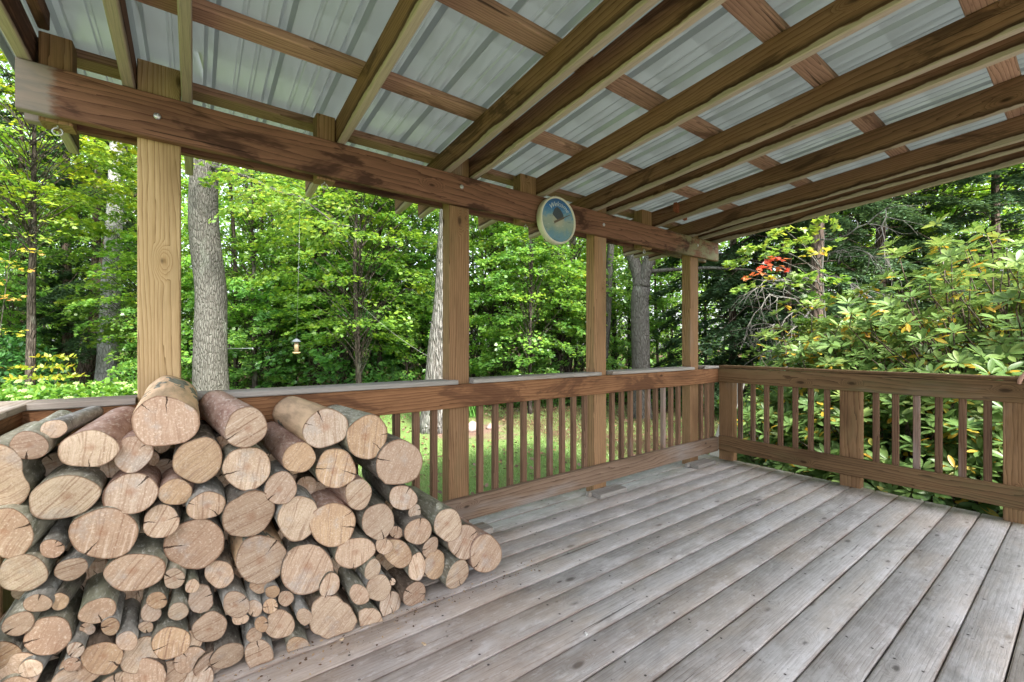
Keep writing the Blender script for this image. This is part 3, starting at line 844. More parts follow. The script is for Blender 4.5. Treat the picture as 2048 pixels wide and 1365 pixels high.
def outline(z, cx, cy, rx, ry, tilt, poly=None, n=30):
    pts = []
    if poly:
        m = len(poly)
        for i in range(n):
            f = i / n * m; a = int(f); b = (a + 1) % m; q = f - a
            p = (poly[a][0] * (1 - q) + poly[b][0] * q, poly[a][1] * (1 - q) + poly[b][1] * q)
            c = conv(z, p[0], p[1], 1, 1); pts.append((c[0], c[1]))
        return pts
    cx, cy, rx, ry = conv(z, cx, cy, rx, ry)
    a = -R(tilt)
    for i in range(n):
        th = 2 * math.pi * i / n
        ex, ey = rx * math.cos(th), ry * math.sin(th)
        pts.append((cx + ex * math.cos(a) - ey * math.sin(a), cy + ex * math.sin(a) + ey * math.cos(a)))
    return pts

DRIFT = {'largest log': (0.0, 0, 0.045), 'thick pinkish': (-0.075, 0, 0.03), 'log with peeling': (-0.045, 0, 0.012), 'long pale pinkish': (-0.04, 0, 0.02), 'big pink peeled': (0.035, 0, 0.02), 'round log with a notched': (-0.03, 0, 0.0)}
def make_log(i, pts2, y0, L, bark, label, split=0.0, ridge=False, group="firewood logs stacked on the deck"):
    """pts2: outline in world x, z (list); the log runs from y0 back along +Y"""
    rr = random.Random(i * 13 + 5)
    n = len(pts2)
    c = Vector((sum(p[0] for p in pts2) / n, 0, sum(p[1] for p in pts2) / n))
    rel = [Vector((p[0] - c.x, 0, p[1] - c.z)) for p in pts2]
    rmean = sum(r.length for r in rel) / n
    drift = Vector((rr.uniform(-0.035, 0.035), 0, rr.uniform(-0.015, 0.015))) * min(1.0, 0.055 / rmean)
    for key_, dv in DRIFT.items():
        if label.startswith(key_): drift = Vector(dv)
    sk = (rr.uniform(-0.12, 0.12) * rmean * 2, rr.uniform(-0.12, 0.12) * rmean * 2)
    bm = bmesh.new()
    m = 14
    rings = []
    rough = {'b': 0.055, 'd': 0.03, 'g': 0.022, 's': 0.02, 'p': 0.018, 'w': 0.03}[bark]
    for j in range(m + 1):
        f = j / m
        taper = 1.0 - 0.07 * f * rr.choice((1, 1, -0.3)) if j else 1.0
        taper = 1.0 + (0.17 * f if c.z < 0.68 and c.x < 0.62 else -0.05 * f)
        ring = []
        for k in range(n):
            nz = mnoise.noise((rel[k].x * 28 + i * 3.7, f * L * 11, rel[k].z * 28)) * rough + mnoise.noise((rel[k].x * 90 + i, f * L * 60, rel[k].z * 90)) * rough * 0.5
            q = rel[k] * (taper * (1 + nz))
            sl = (sk[0] * rel[k].x + sk[1] * rel[k].z) / rmean if j == 0 else 0
            ring.append(bm.verts.new(q + drift * f + Vector((0, L * f + sl, 0))))
        rings.append(ring)
    for j in range(m):
        for k in range(n):
            f = bm.faces.new((rings[j][k], rings[j+1][k], rings[j+1][(k+1) % n], rings[j][(k+1) % n])); f.smooth = True
    bm.faces.new(rings[-1])
    end0 = [v.co.copy() for v in rings[0]]
    # bark lip: the cut face sits a hair inside the bark
    bmesh.ops.recalc_face_normals(bm, faces=bm.faces)
    if bark == 'g' and 'stub' in label:
        tube_bm(bm, [(-0.02 * 1, 0.06, rmean * 0.75), (-0.028, 0.035, rmean * 1.18)], [0.017, 0.0155], 10)
    me = bm_mesh(bm, "log")
    log = link(me, "log", BK[bark], None, (c.x, y0, c.z))
    tag(log, label, "log", group)
    # cut end
    V = [Vector((0, 0, 0))]; RAD = [0.0]
    ctr = Vector((rr.uniform(-0.15, 0.15), 0, rr.uniform(-0.15, 0.15))) * rmean
    ra = rr.uniform(0, 3.14); rc, rs = math.cos(ra), math.sin(ra)
    def dy(x, z):
        q = (sk[0] * x + sk[1] * z) / rmean
        q += mnoise.noise((x * 38 + i * 9, z * 38, 2.0)) * 0.0022
        if ridge:
            w = x * rc + z * rs
            q += max(0.0, w) * 0.16
        return q
    NR = 7
    V = [ctr + Vector((0, dy(ctr.x, ctr.z), 0))]
    for j in range(1, NR + 1):
        f = j / NR
        for k in range(n):
            e = end0[k]; e2 = Vector((e.x, 0, e.z)) * 0.994
            p = ctr * (1 - f) + e2 * f
            V.append(Vector((p.x, dy(p.x, p.z) - (0.0012 if j < NR else 0.0), p.z))); RAD.append(f)
    FF = []; CN = []
    for k in range(n):
        FF += [0, 1 + k, 1 + (k + 1) % n]; CN.append(3)
    for j in range(NR - 1):
        for k in range(n):
            a = 1 + j * n + k; b = 1 + j * n + (k + 1) % n
            FF += [a, a + n, b + n, b]; CN.append(4)
    me = np_mesh("cut_end", [tuple(v) for v in V], FF, CN, {"rad": RAD}, smooth=True)
    link(me, "cut_end", M_end, log, (c.x, y0 - 0.0015, c.z))
    return log, c, rmean

for i, (z, cx, cy, rx, ry, tilt, bark, dyo, lab) in enumerate(LOGS):
    rr = random.Random(i + 77)
    y0 = YP + dyo + rr.uniform(-0.008, 0.008)
    poly = KIDNEY if lab.startswith('kidney') else None
    pts = outline(z, cx, cy, rx, ry, tilt, poly)
    W = []
    for k, (px, py) in enumerate(pts):
        p = at_y(px, py, y0)
        W.append((p.x, p.z))
    ccx = sum(p[0] for p in W) / len(W); ccz = sum(p[1] for p in W) / len(W)
    o1, o2 = rr.uniform(0, 6.28), rr.uniform(0, 6.28)
    W2 = []
    for k, (x, zz) in enumerate(W):
        th = 2 * math.pi * k / len(W)
        s = 1 + 0.035 * math.sin(2 * th + o1) + 0.03 * math.sin(3 * th + o2) + 0.018 * math.sin(5 * th + o1 * 2) - 0.06 * max(0, math.cos(th - o2) - 0.8) * (i % 3 == 0) * 4
        if 'ragged' in lab: s += 0.06 * math.sin(7 * th + o1) * math.sin(3 * th)
        W2.append((ccx + (x - ccx) * s, max(0.004, ccz + (zz - ccz) * s)))
    L = rr.uniform(0.405, 0.435) - dyo
    L = min(L, 2.262 - y0)
    make_log(i, W2, y0, L, bark, lab, ridge=('ridge' in lab or 'split-faced' in lab or 'streak' in lab))
# filler sticks added deep in the stack's gaps so they stay dark
GAPS = []
circ = []
for i, (z, cx, cy, rx, ry, tilt, bark, dyo, lab) in enumerate(LOGS):
    q = conv(z, cx, cy, rx, ry); p = at_y(q[0], q[1], YP); pr = at_y(q[0] + q[2], q[1], YP); pt = at_y(q[0], q[1] - q[3], YP)
    circ.append((p.x, p.z, (pr.x - p.x), (pt.z - p.z)))
rr = random.Random(3)
for a in np.arange(-0.42, 1.12, 0.011):
    for b in np.arange(0.05, 0.80, 0.011):
        if b > 0.80 - 0.62 * max(0, a - 0.12): continue
        dmin = min(math.hypot((a - x) / max(.01, rx), (b - zz) / max(.01, ry)) - 1 for x, zz, rx, ry in circ)
        if dmin > 0.10 and all(math.hypot(a - g[0], b - g[1]) > 0.055 for g in GAPS): GAPS.append((a, b))
for j, (a, b) in enumerate(GAPS):
    r = rr.uniform(0.03, 0.042); b = max(b, r + .004)
    pts = [(a + r * math.cos(q * 0.3491), b + r * math.sin(q * 0.3491)) for q in range(18)]
    make_log(400 + j, pts, YP + rr.uniform(0.15, 0.21), 0.24, rr.choice('dgb'), "thin filler stick added to keep a gap between the stacked logs dark", group="filler sticks added in the gaps of the stack")
print("gap sticks", len(GAPS))
# logs out of frame that carry the visible ones at the lower left
for j, (x, z, r) in enumerate([(-0.36, 0.085, 0.08), (-0.20, 0.07, 0.066), (-0.075, 0.06, 0.055), (0.045, 0.055, 0.05), (-0.415, 0.225, 0.06), (-0.27, 0.19, 0.055), (-0.14, 0.165, 0.05), (-0.02, 0.15, 0.042)]):
    pts = [(x + r * math.cos(q * 0.2094), z + r * math.sin(q * 0.2094)) for q in range(30)]
    make_log(200 + j, pts, YP + 0.01, 0.41, 'dgsb'[j % 4], "log low in the stack below the picture's bottom edge", group="logs low in the stack below the frame")
# ------------------------------------------------------------------ ground, lawn
GZ = -0.45
def gpos(px, d, z=None):
    """point on the ground at picture column px and forward distance d"""
    x, y, v = ray(px, 690)
    return Vector((x * d, y * d, GZ if z is None else z))
def gheight(x, y):
    return GZ + 0.05 * mnoise.noise((x * 0.25, y * 0.25, 0.0)) + 0.018 * mnoise.noise((x * 1.3, y * 1.3, 3.0))
t = NT("ground_soil")
o = t.obj(); s = t.sep(o)
dep = t.math('ADD', t.math('MULTIPLY', s[0], float(FW[0])), t.math('MULTIPLY', s[1], float(FW[1])))
lat = t.math('ADD', t.math('MULTIPLY', s[0], float(RT[0])), t.math('MULTIPLY', s[1], float(RT[1])))
n1 = t.noise(o, 0.5, 4, 0.6); n2 = t.noise(o, 2.2, 5, 0.65); n3 = t.noise(o, 26, 5, 0.75); n4 = t.noise(o, 9, 4, 0.7)
grass = t.mix(n3, (0.07, 0.125, 0.03), (0.21, 0.31, 0.10))
grass = t.mix(t.mapr(n2, 0.45, 0.7, 0, 0.4), grass, t.mix(n3, (0.10, 0.075, 0.04), (0.26, 0.22, 0.12)))
litter = t.mix(n3, (0.03, 0.018, 0.011), (0.16, 0.10, 0.062))
litter = t.mix(t.mapr(n4, 0.5, 0.7, 0, 0.6), litter, (0.20, 0.13, 0.085))
edge = t.math('ADD', dep, t.math('MULTIPLY', t.math('SUBTRACT', n1, 0.5), 2.5))
wood_f = t.mapr(edge, 10.6, 11.6)
wood_r = t.mapr(t.math('ADD', s[0], t.math('MULTIPLY', n1, 0.8)), 4.9, 5.7)
col = t.mix(t.math('MAXIMUM', wood_f, wood_r), grass, litter)
# mulch ring round the tree nearest the deck
C0 = gpos(862, 8.1)
dx = t.math('SUBTRACT', s[0], C0.x + 0.6); dyy = t.math('SUBTRACT', s[1], C0.y - 0.4)
dd = t.math('SQRT', t.math('ADD', t.math('MULTIPLY', dx, dx), t.math('MULTIPLY', dyy, dyy)))
ring = t.mapr(t.math('ADD', dd, t.math('MULTIPLY', t.math('SUBTRACT', n2, 0.5), 2.2)), 1.05, 0.4)
col = t.mix(ring, col, t.mix(n3, (0.10, 0.06, 0.045), (0.28, 0.195, 0.15)))
t.l(col, t.p.inputs['Base Color']); t.p.inputs['Roughness'].default_value = 0.95
t.p.inputs['Specular IOR Level'].default_value = 0.1
t.l(t.bump(n3, 0.8, 0.03), t.p.inputs['Normal'])
N = 120
xs_ = np.concatenate([np.linspace(-120, -14, 12), np.linspace(-12, 26, 96), np.linspace(28, 130, 12)])
ys_ = np.concatenate([np.linspace(-60, -6, 8), np.linspace(-5, 30, 96), np.linspace(32, 140, 16)])
V = []; FF = []
for yy in ys_:
    for xx in xs_:
        V.append((xx, yy, gheight(xx, yy)))
nx = len(xs_)
for j in range(len(ys_) - 1):
    for i in range(nx - 1):
        a = j * nx + i
        FF += [a, a + 1, a + nx + 1, a + nx]
me = np_mesh("ground", V, FF, [4] * ((nx - 1) * (len(ys_) - 1)), smooth=True)
g = link(me, "ground", t.m); tag(g, kind="structure")

# ------------------------------------------------------------------ leaf material
def leaf_mat(name, stops, gloss=0.06, trans=0.45, rough=0.45, var=0.25):
    t = NT(name)
    tint = t.attr("tint")
    inf = t.n('ShaderNodeObjectInfo')
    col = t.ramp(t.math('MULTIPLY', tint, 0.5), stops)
    col = t.mix(1.0, col, inf.outputs['Color'], 'MULTIPLY')
    d = t.n('ShaderNodeBsdfDiffuse'); tr = t.n('ShaderNodeBsdfTranslucent'); gl = t.n('ShaderNodeBsdfGlossy')
    t.l(col, d.inputs[0])
    tc = t.mix(0.35, col, t.mix(1.0, col, (1.35, 1.15, 0.5), 'MULTIPLY'))
    t.l(tc, tr.inputs[0])
    gl.inputs['Roughness'].default_value = rough
    m1 = t.n('ShaderNodeMixShader'); m1.inputs[0].default_value = trans
    t.l(d.outputs[0], m1.inputs[1]); t.l(tr.outputs[0], m1.inputs[2])
    m2 = t.n('ShaderNodeMixShader'); m2.inputs[0].default_value = gloss
    t.l(m1.outputs[0], m2.inputs[1]); t.l(gl.outputs[0], m2.inputs[2])
    t.l(m2.outputs[0], t.out.inputs[0])
    t.t.nodes.remove(t.p)
    return t.m
# tint 0..1 = dark to yellow green, 1.3 yellow, 1.6 orange, 1.9 red
M_leaf = leaf_mat("maple_leaf", [(0.0, (0.04, 0.105, 0.028)), (0.25, (0.105, 0.235, 0.045)), (0.5, (0.24, 0.37, 0.05)), (0.66, (0.50, 0.42, 0.05)), (0.80, (0.52, 0.26, 0.10)), (0.94, (0.62, 0.085, 0.05))], trans=0.55)
M_needle = leaf_mat("hemlock_needle", [(0.0, (0.024, 0.06, 0.03)), (0.5, (0.09, 0.165, 0.075)), (1.0, (0.15, 0.21, 0.09))], trans=0.25, gloss=0.04)
M_rhodo = leaf_mat("rhododendron_leaf", [(0.0, (0.06, 0.135, 0.045)), (0.28, (0.16, 0.27, 0.075)), (0.5, (0.29, 0.37, 0.11)), (0.66, (0.50, 0.36, 0.04)), (0.80, (0.60, 0.28, 0.03)), (0.96, (0.55, 0.16, 0.04))], gloss=0.03, trans=0.38, rough=0.4)
M_grass = leaf_mat("grass_blade", [(0.0, (0.09, 0.20, 0.04)), (0.5, (0.27, 0.42, 0.12)), (0.7, (0.33, 0.29, 0.13)), (1.0, (0.22, 0.14, 0.07))], trans=0.35)

MAPLE = [(0, 0, 0), (-.08, .22, .02), (.10, .46, .05), (.30, .30, .03), (.46, .58, .06), (.60, .24, .03), (1.0, 0, -.03),
         (.60, -.24, .03), (.46, -.58, .06), (.30, -.30, .03), (.10, -.46, .05), (-.08, -.22, .02)]
KITE = [(0, 0, 0), (.42, .36, .05), (1, 0, -.02), (.42, -.36, .05)]
OVATE = [(0, 0, 0), (.22, .24, .04), (.55, .27, .05), (1, 0, -.04), (.55, -.27, .05), (.22, -.24, .04)]
NEEDLE = [(0, 0, 0), (.5, .10, 0), (1, 0, 0), (.5, -.10, 0)]

def leaf_verts(P, D, Nn, S, shape, curl=0.0):
    P = np.asarray(P, float); D = np.asarray(D, float); Nn = np.asarray(Nn, float); S = np.asarray(S, float)
    D /= np.linalg.norm(D, axis=1, keepdims=True) + 1e-9
    Nn = Nn - D * (Nn * D).sum(1, keepdims=True)
    Nn /= np.linalg.norm(Nn, axis=1, keepdims=True) + 1e-9
    Sd = np.cross(Nn, D)
    sh = np.asarray(shape, float)
    V = (P[:, None, :] + S[:, None, None] * (sh[None, :, 0, None] * D[:, None, :] + sh[None, :, 1, None] * Sd[:, None, :] + sh[None, :, 2, None] * Nn[:, None, :]))
    return V.reshape(-1, 3)

def leaf_mesh(name, P, D, Nn, S, T, shape):
    k = len(shape); n = len(P)
    V = leaf_verts(P, D, Nn, S, shape)
    return np_mesh(name, V, np.arange(n * k), np.full(n, k), {"tint": np.repeat(np.asarray(T, float), k)})

def unit(v): return v / (np.linalg.norm(v, axis=-1, keepdims=True) + 1e-9)

def spray_leaves(rg, base, d, L, n, size, tint, spread=0.5, droop=0.25, up_j=0.45, tj=0.18):
    """leaves along a flat fan-shaped twig"""
    d = np.asarray(d, float); d = d / np.linalg.norm(d)
    side = np.cross(d, (0, 0, 1.0)); side /= np.linalg.norm(side) + 1e-9
    t_ = rg.random(n) ** 0.75
    sgn = rg.choice((-1.0, 1.0), n)
    lat = sgn * rg.random(n) ** 0.7 * spread * L * (1.05 - 0.75 * t_)
    P = np.asarray(base)[None] + d[None] * (t_ * L)[:, None] + side[None] * lat[:, None]
    P[:, 2] += -droop * L * (t_ ** 2 + 0.4 * (lat / L) ** 2) + rg.normal(0, 0.03 * L + 0.012, n)
    D = d[None] * (0.7 + 0.3 * rg.random(n))[:, None] + side[None] * (sgn * rg.random(n))[:, None] + rg.normal(0, 0.25, (n, 3))
    D[:, 2] -= 0.25
    Nn = np.array([0, 0, 1.0])[None] + rg.normal(0, up_j, (n, 3)) + d[None] * 0.25
    S = size * (0.65 + 0.6 * rg.random(n))
    T = np.clip(tint + rg.normal(0, tj, n), 0, 1.1) if tint < 1.15 else np.clip(tint + rg.normal(0, 0.16, n), 1.0, 1.98)
    return P, D, Nn, S, T

def crown(seed, R_, z0, z1, nspray, nleaf, size, shape=MAPLE, tint=0.5, spray_len=1.0, hollow=0.25, turn=0.0, droop=0.25, prof=None):
    """crown around the local z axis; returns leaf arrays and limb polylines"""
    rg = np.random.default_rng(seed)
    acc = [[], [], [], [], []]
    limbs = []
    for i in range(nspray):
        f = (i + rg.random()) / nspray
        z = z0 + (z1 - z0) * f
        pr = prof(f) if prof else (math.sin(math.pi * min(1, 0.12 + 0.80 * f)) ** 0.6)
        rr_ = R_ * pr * (hollow + (1 - hollow) * math.sqrt(rg.random()))
        a = i * 2.39996 + rg.normal(0, 0.5)
        out = np.array([math.cos(a), math.sin(a), rg.normal(0.03, 0.14)])
        L = spray_len * (0.7 + 0.6 * rg.random())
        base = np.array([math.cos(a) * max(0, rr_ - L * 0.6), math.sin(a) * max(0, rr_ - L * 0.6), z + rg.normal(0, 0.12)])
        tt = tint + (0.18 * (f - 0.4)) + rg.normal(0, 0.10)
        if turn and rg.random() < turn: tt = rg.choice((1.3, 1.55, 1.8))
        n = int(nleaf * (0.6 + 0.8 * rg.random()))
        r5 = spray_leaves(rg, base, out, L, n, size, float(tt), droop=droop)
        for q, w_ in zip(acc, r5): q.append(w_)
        zb = max(0.15, z - 0.35 - 0.5 * rr_)
        limbs.append([(0, 0, zb), tuple(base * np.array([.5, .5, 0]) + np.array([0, 0, (zb + z) / 2 + 0.1])), tuple(base), tuple(base + out * L * 0.55 - np.array([0, 0, droop * L * 0.25]))])
    return [np.concatenate(q) for q in acc], limbs

# ------------------------------------------------------------------ bark of standing trees
def tree_bark(name, base, dark, light, sc=(16, 16, 3.0), bump=1.0, lich=0.35):
    t = NT(name)
    o = t.obj(); rv = t.rnd()
    v = t.vmath('ADD', o, t.comb(t.math('MULTIPLY', rv, 13), t.math('MULTIPLY', rv, 7), t.math('MULTIPLY', rv, 3)))
    wv = t.noise(t.scale(v, (5, 5, 1.4)), 1, 3)
    vv = t.vmath('ADD', t.scale(v, sc), t.comb(t.math('MULTIPLY', wv, 1.4), t.math('MULTIPLY', wv, -1.2), 0))
    vo = t.voro(vv, 1.0, 'DISTANCE_TO_EDGE')
    fur = t.mapr(vo.outputs['Distance'], 0.0, 0.22)
    n = t.noise(t.scale(v, (40, 40, 9)), 1, 5, 0.7)
    n2 = t.noise(t.scale(v, (2.4, 2.4, 1.2)), 1, 5, 0.6)
    col = t.mix(fur, dark, base)
    col = t.mix(t.mapr(n, 0.45, 0.72, 0, 0.7), col, light)
    col = t.mix(t.mapr(n2, 0.55, 0.7, 0, lich), col, (0.34, 0.37, 0.31))
    t.l(col, t.p.inputs['Base Color']); t.p.inputs['Roughness'].default_value = 0.92
    t.p.inputs['Specular IOR Level'].default_value = 0.15
    h = t.math('ADD', t.math('MULTIPLY', fur, 1.0), t.math('MULTIPLY', n, 0.6))
    t.l(t.bump(h, bump, 0.02), t.p.inputs['Normal'])
    return t.m
TB = {
 'grey': tree_bark("tree_bark_grey", (0.105, 0.10, 0.088), (0.066, 0.061, 0.053), (0.165, 0.165, 0.148), sc=(34, 34, 7.5), bump=0.8),
 'pale': tree_bark("tree_bark_pale", (0.205, 0.195, 0.18), (0.10, 0.09, 0.078), (0.30, 0.29, 0.275), sc=(26, 26, 3.2), bump=1.3),
 'lilac': tree_bark("tree_bark_smooth_grey", (0.30, 0.30, 0.30), (0.17, 0.165, 0.16), (0.46, 0.46, 0.455), sc=(14, 14, 5), bump=0.6),
 'brown': tree_bark("tree_bark_brown", (0.13, 0.095, 0.075), (0.045, 0.032, 0.025), (0.24, 0.19, 0.155)),
 'dark': tree_bark("tree_bark_dark", (0.075, 0.06, 0.048), (0.03, 0.024, 0.02), (0.15, 0.13, 0.11)),
 'twig': tree_bark("dead_twig_bark", (0.19, 0.18, 0.162), (0.09, 0.083, 0.075), (0.29, 0.275, 0.255), bump=0.3),
}
def trunk_bm(bm, pts, r0, r1, sides=14, flare=0.35, step=0.35, seed=0, rough=0.07):
    """tapering, slightly wandering trunk through the control points"""
    pts = [Vector(p) for p in pts]
    P = []; Rr = []
    tot = sum((b - a).length for a, b in zip(pts[:-1], pts[1:])); acc = 0
    for a, b in zip(pts[:-1], pts[1:]):
        L = (b - a).length; n = max(2, int(L / step))
        for i in range(n):
            f = (acc + L * i / n) / tot
            p = a.lerp(b, i / n)
            w_ = r0 * 0.25
            p = p + Vector((mnoise.noise((p.z * 0.6, seed, 1)) * w_, mnoise.noise((p.z * 0.6, seed, 7)) * w_, 0)) * min(1, f * 6)
            P.append(p); h = (acc + L * i / n)
            Rr.append((r0 + (r1 - r0) * f) * (1 + flare * math.exp(-h / max(0.12, r0 * 1.6))))
        acc += L
    P.append(pts[-1]); Rr.append(r1)
    rings = tube_bm(bm, P, Rr, sides)
    for j, ring in enumerate(rings):
        for k, v in enumerate(ring):
            c = P[j]
            d_ = v.co - c
            nz = mnoise.noise((math.cos(k * 6.283 / sides) * 1.6 + seed, math.sin(k * 6.283 / sides) * 1.6, c.z * 0.8)) * rough
            fl = 1 + 0.28 * flare * math.sin(k * 6.283 / sides * 5 + seed) * math.exp(-(c.z - pts[0].z) / max(0.1, r0)) if flare > 0.2 else 1
            v.co = c + d_ * (1 + nz) * fl
def limb_bm(bm, pl, r0=0.02, r1=0.004, sides=5):
    pl = [Vector(p) for p in pl]
    n = len(pl)
    tube_bm(bm, pl, [r0 + (r1 - r0) * i / (n - 1) for i in range(n)], sides, cap=False)
# ------------------------------------------------------------------ named big trunks beside the lawn
def leaves_obj(name, arr, shape, mat, parent, loc, color=(1, 1, 1), label=None):
    me = leaf_mesh(name, *arr, shape)
    o = link(me, name, mat, parent, loc)
    o.color = (*color, 1)
    if label: o["label"] = label
    return o
TALL = 15.0
def big_tree(name, label, cat, px, d, wpx, bark, top_px=None, top_y=300, forks=None, crown_seed=1, crown_R=3.2, z0=5.2, tint=0.6, color=(1, 1, 1), ns=12, nl=70, flare=0.4, dd=0.0, group=None, size=0.13):
    b = gpos(px, d)
    r = wpx / 862.0 * d / 2
    root = empty(name, b, label, cat, group)
    bm = bmesh.new()
    tp = at_depth(top_px if top_px else px, top_y, d + dd) - b
    k = TALL / max(2.0, tp.z)
    tip = Vector((tp.x * k * 0.7, tp.y * k * 0.7, TALL))
    trunk_bm(bm, [(0, 0, -0.08), tuple(tp), tuple(tip)], r, r * 0.30, flare=flare, seed=px * 0.01, step=0.22)
    if forks:
        for f in forks:
            limb = [tuple(Vector(q)) for q in f[0]]
            trunk_bm(bm, limb, f[1], f[2], flare=0.0, seed=f[1] * 50, step=0.25, sides=10)
    arr, limbs = crown(crown_seed, crown_R, z0, TALL - 0.5, ns, nl, size, KITE, tint, spray_len=1.5)
    arr[0][:, 0] += tip.x * 0.6; arr[0][:, 1] += tip.y * 0.6
    for pl in limbs[::2]:
        limb_bm(bm, [(p[0] + tip.x * 0.6, p[1] + tip.y * 0.6, p[2]) for p in pl], 0.035, 0.006)
    link(bm_mesh(bm, "trunk", True), "trunk", TB[bark], root, b)
    leaves_obj("crown", arr, KITE, M_leaf, root, b, color)
    return root, b

bt = []
tA, bA = big_tree("hardwood_tree", "thick grey furrowed trunk just right of the pale new post", "tree", 428, 7.6, 62, 'grey', 405, 320, crown_seed=3, z0=5.0, tint=0.75)
tB, bB = big_tree("hardwood_tree", "smooth lilac-grey trunk left of the pale new post, behind the hydrangeas", "tree", 212, 13.5, 36, 'lilac', 236, 300, crown_seed=4, tint=0.7, z0=5.5)
tB2, bB2 = big_tree("hardwood_tree", "brown trunk leaning right, left of the smooth lilac-grey one", "tree", 166, 14.5, 31, 'brown', 232, 420, crown_seed=5, z0=7, tint=0.4)
tB3, bB3 = big_tree("hardwood_tree", "dark upright trunk left of the leaning brown one", "tree", 136, 15.5, 18, 'brown', 133, 500, crown_seed=6, z0=7, tint=0.4)
tC, bC = big_tree("hardwood_tree", "pale grey trunk with shaggy bark, half behind a roof post, rope tied to it", "tree", 868, 8.1, 52, 'pale', 905, 380, crown_seed=7, z0=5.0, tint=0.8)
# forked tree at the right: two arms leave the bole at about two metres
rD = 35 / 862 * 9.5 / 2
bD = gpos(1283, 9.5)
tD = empty("hardwood_tree", bD, "forked rough-barked trunk between the two posts nearest the corner", "tree")
bm = bmesh.new()
k = at_depth(1283, 575, 9.5) - bD; l_ = at_depth(1262, 500, 9.6) - bD; r_ = at_depth(1303, 500, 9.4) - bD
l2 = at_depth(1235, 380, 9.9) - bD; r2 = at_depth(1325, 380, 9.2) - bD
trunk_bm(bm, [(0, 0, -0.08), tuple(k)], rD, rD * 1.0, flare=0.35, step=0.2, seed=2.2)
tube_bm(bm, [tuple(k), tuple(k + Vector((0, 0, .08))), tuple(k + Vector((0, 0, .16))), tuple(k + Vector((0, 0, .21)))], [rD * 1.0, rD * .95, rD * .72, rD * .2], 14)
trunk_bm(bm, [tuple(k - Vector((0.03, 0, .45))), tuple(k.lerp(l_, .3)), tuple(l_), tuple(l2), (l2.x * 2, l2.y * 2, 13)], rD * 0.72, 0.06, flare=0, step=0.25, seed=5)
trunk_bm(bm, [tuple(k - Vector((-0.03, 0, .45))), tuple(k.lerp(r_, .3)), tuple(r_), tuple(r2), (r2.x * 2, r2.y * 2, 13)], rD * 0.68, 0.06, flare=0, step=0.25, seed=8)
# long bare side limb reaching right
limb_bm(bm, [tuple(k + Vector((0.1, 0, 0.35))), tuple(at_depth(1340, 540, 9.3) - bD), tuple(at_depth(1420, 536, 9.0) - bD), tuple(at_depth(1500, 540, 8.7) - bD), tuple(at_depth(1560, 560, 8.5) - bD)], 0.05, 0.012, 7)
arr, limbs = crown(12, 3.0, 5.0, 13, 16, 60, 0.13, KITE, 0.7, spray_len=1.4)
for pl in limbs[::2]: limb_bm(bm, pl, 0.03, 0.005)
link(bm_mesh(bm, "trunk", True), "trunk", TB['grey'], tD, bD)
leaves_obj("crown", arr, KITE, M_leaf, tD, bD)
tE, bE = big_tree("hardwood_tree", "slim leaning trunk close behind the third roof post", "tree", 1203, 11.5, 17, 'grey', 1222, 480, crown_seed=8, z0=6, tint=0.7, ns=10)
tF, bF = big_tree("hardwood_tree", "dark brown trunk just right of the hanging bird feeder", "tree", 624, 13.0, 21, 'brown', 642, 560, crown_seed=9, z0=6, tint=0.5, ns=10)
for i, (px, d, w_, tx, lab) in enumerate([(1110, 15.5, 14, 1106, "straight dark trunk in the woods left of the third roof post, first of a pair"),
                                     (1134, 16.0, 16, 1146, "straight dark trunk in the woods left of the third roof post, second of a pair"),
                                     (1571, 11.5, 12, 1566, "dark trunk in the hemlock shade above the right railing's corner"),
                                     (700, 17.0, 12, 704, "dark thin trunk in the woods midway between the pale post and the next")]):
    big_tree("hardwood_tree", lab, "tree", px, d, w_, 'dark', tx, 480, crown_seed=20 + i, z0=7.5, tint=0.5, ns=8, flare=0.2)

# ------------------------------------------------------------------ slender trunks deep in the wood (one mesh each shape, copied)
slim = []
for q in range(3):
    root = empty("slender_tree", (0, 0, 0))
    bm = bmesh.new()
    sx = [0.12, -0.3, 0.45][q]
    trunk_bm(bm, [(0, 0, -0.1), (sx, 0.1, 3), (sx * 1.6, -0.1, 7), (sx * 2, 0.2, 11)], 0.055, 0.018, sides=7, flare=0.15, step=0.5, seed=q * 3.3)
    rg = np.random.default_rng(q + 50)
    for b_ in range(10):
        z = 1.2 + rg.random() * 7; a = rg.random() * 6.28; L = 0.5 + rg.random() * 0.9
        limb_bm(bm, [(sx * z / 7, 0, z), (sx * z / 7 + math.cos(a) * L * .5, math.sin(a) * L * .5, z + L * 0.3), (sx * z / 7 + math.cos(a) * L, math.sin(a) * L, z + L * .42)], 0.011, 0.003, 4)
    tr = link(bm_mesh(bm, "trunk", True), "trunk", TB[('dark', 'grey', 'brown')[q]], root, (0, 0, 0))
    arr, limbs = crown(60 + q, 1.4, 5.0, 11.5, 26, 40, 0.13, KITE, 0.75, spray_len=1.0)
    cr = leaves_obj("crown", arr, KITE, M_leaf, root, (0, 0, 0))
    slim.append((root, tr, cr))
def copy_tree(src, loc, rotz=0.0, sc=1.0, color=None):
    root = src[0].copy(); COL.objects.link(root)
    root.location = loc; root.rotation_euler = (0, 0, rotz); root.scale = (sc, sc, sc)
    for ch in src[1:]:
        c = ch.copy(); COL.objects.link(c); c.parent = root
        if color is not None and c.name.startswith(("crown", "foliage")): c.color = (*color, 1)
    return root
rr = random.Random(5)
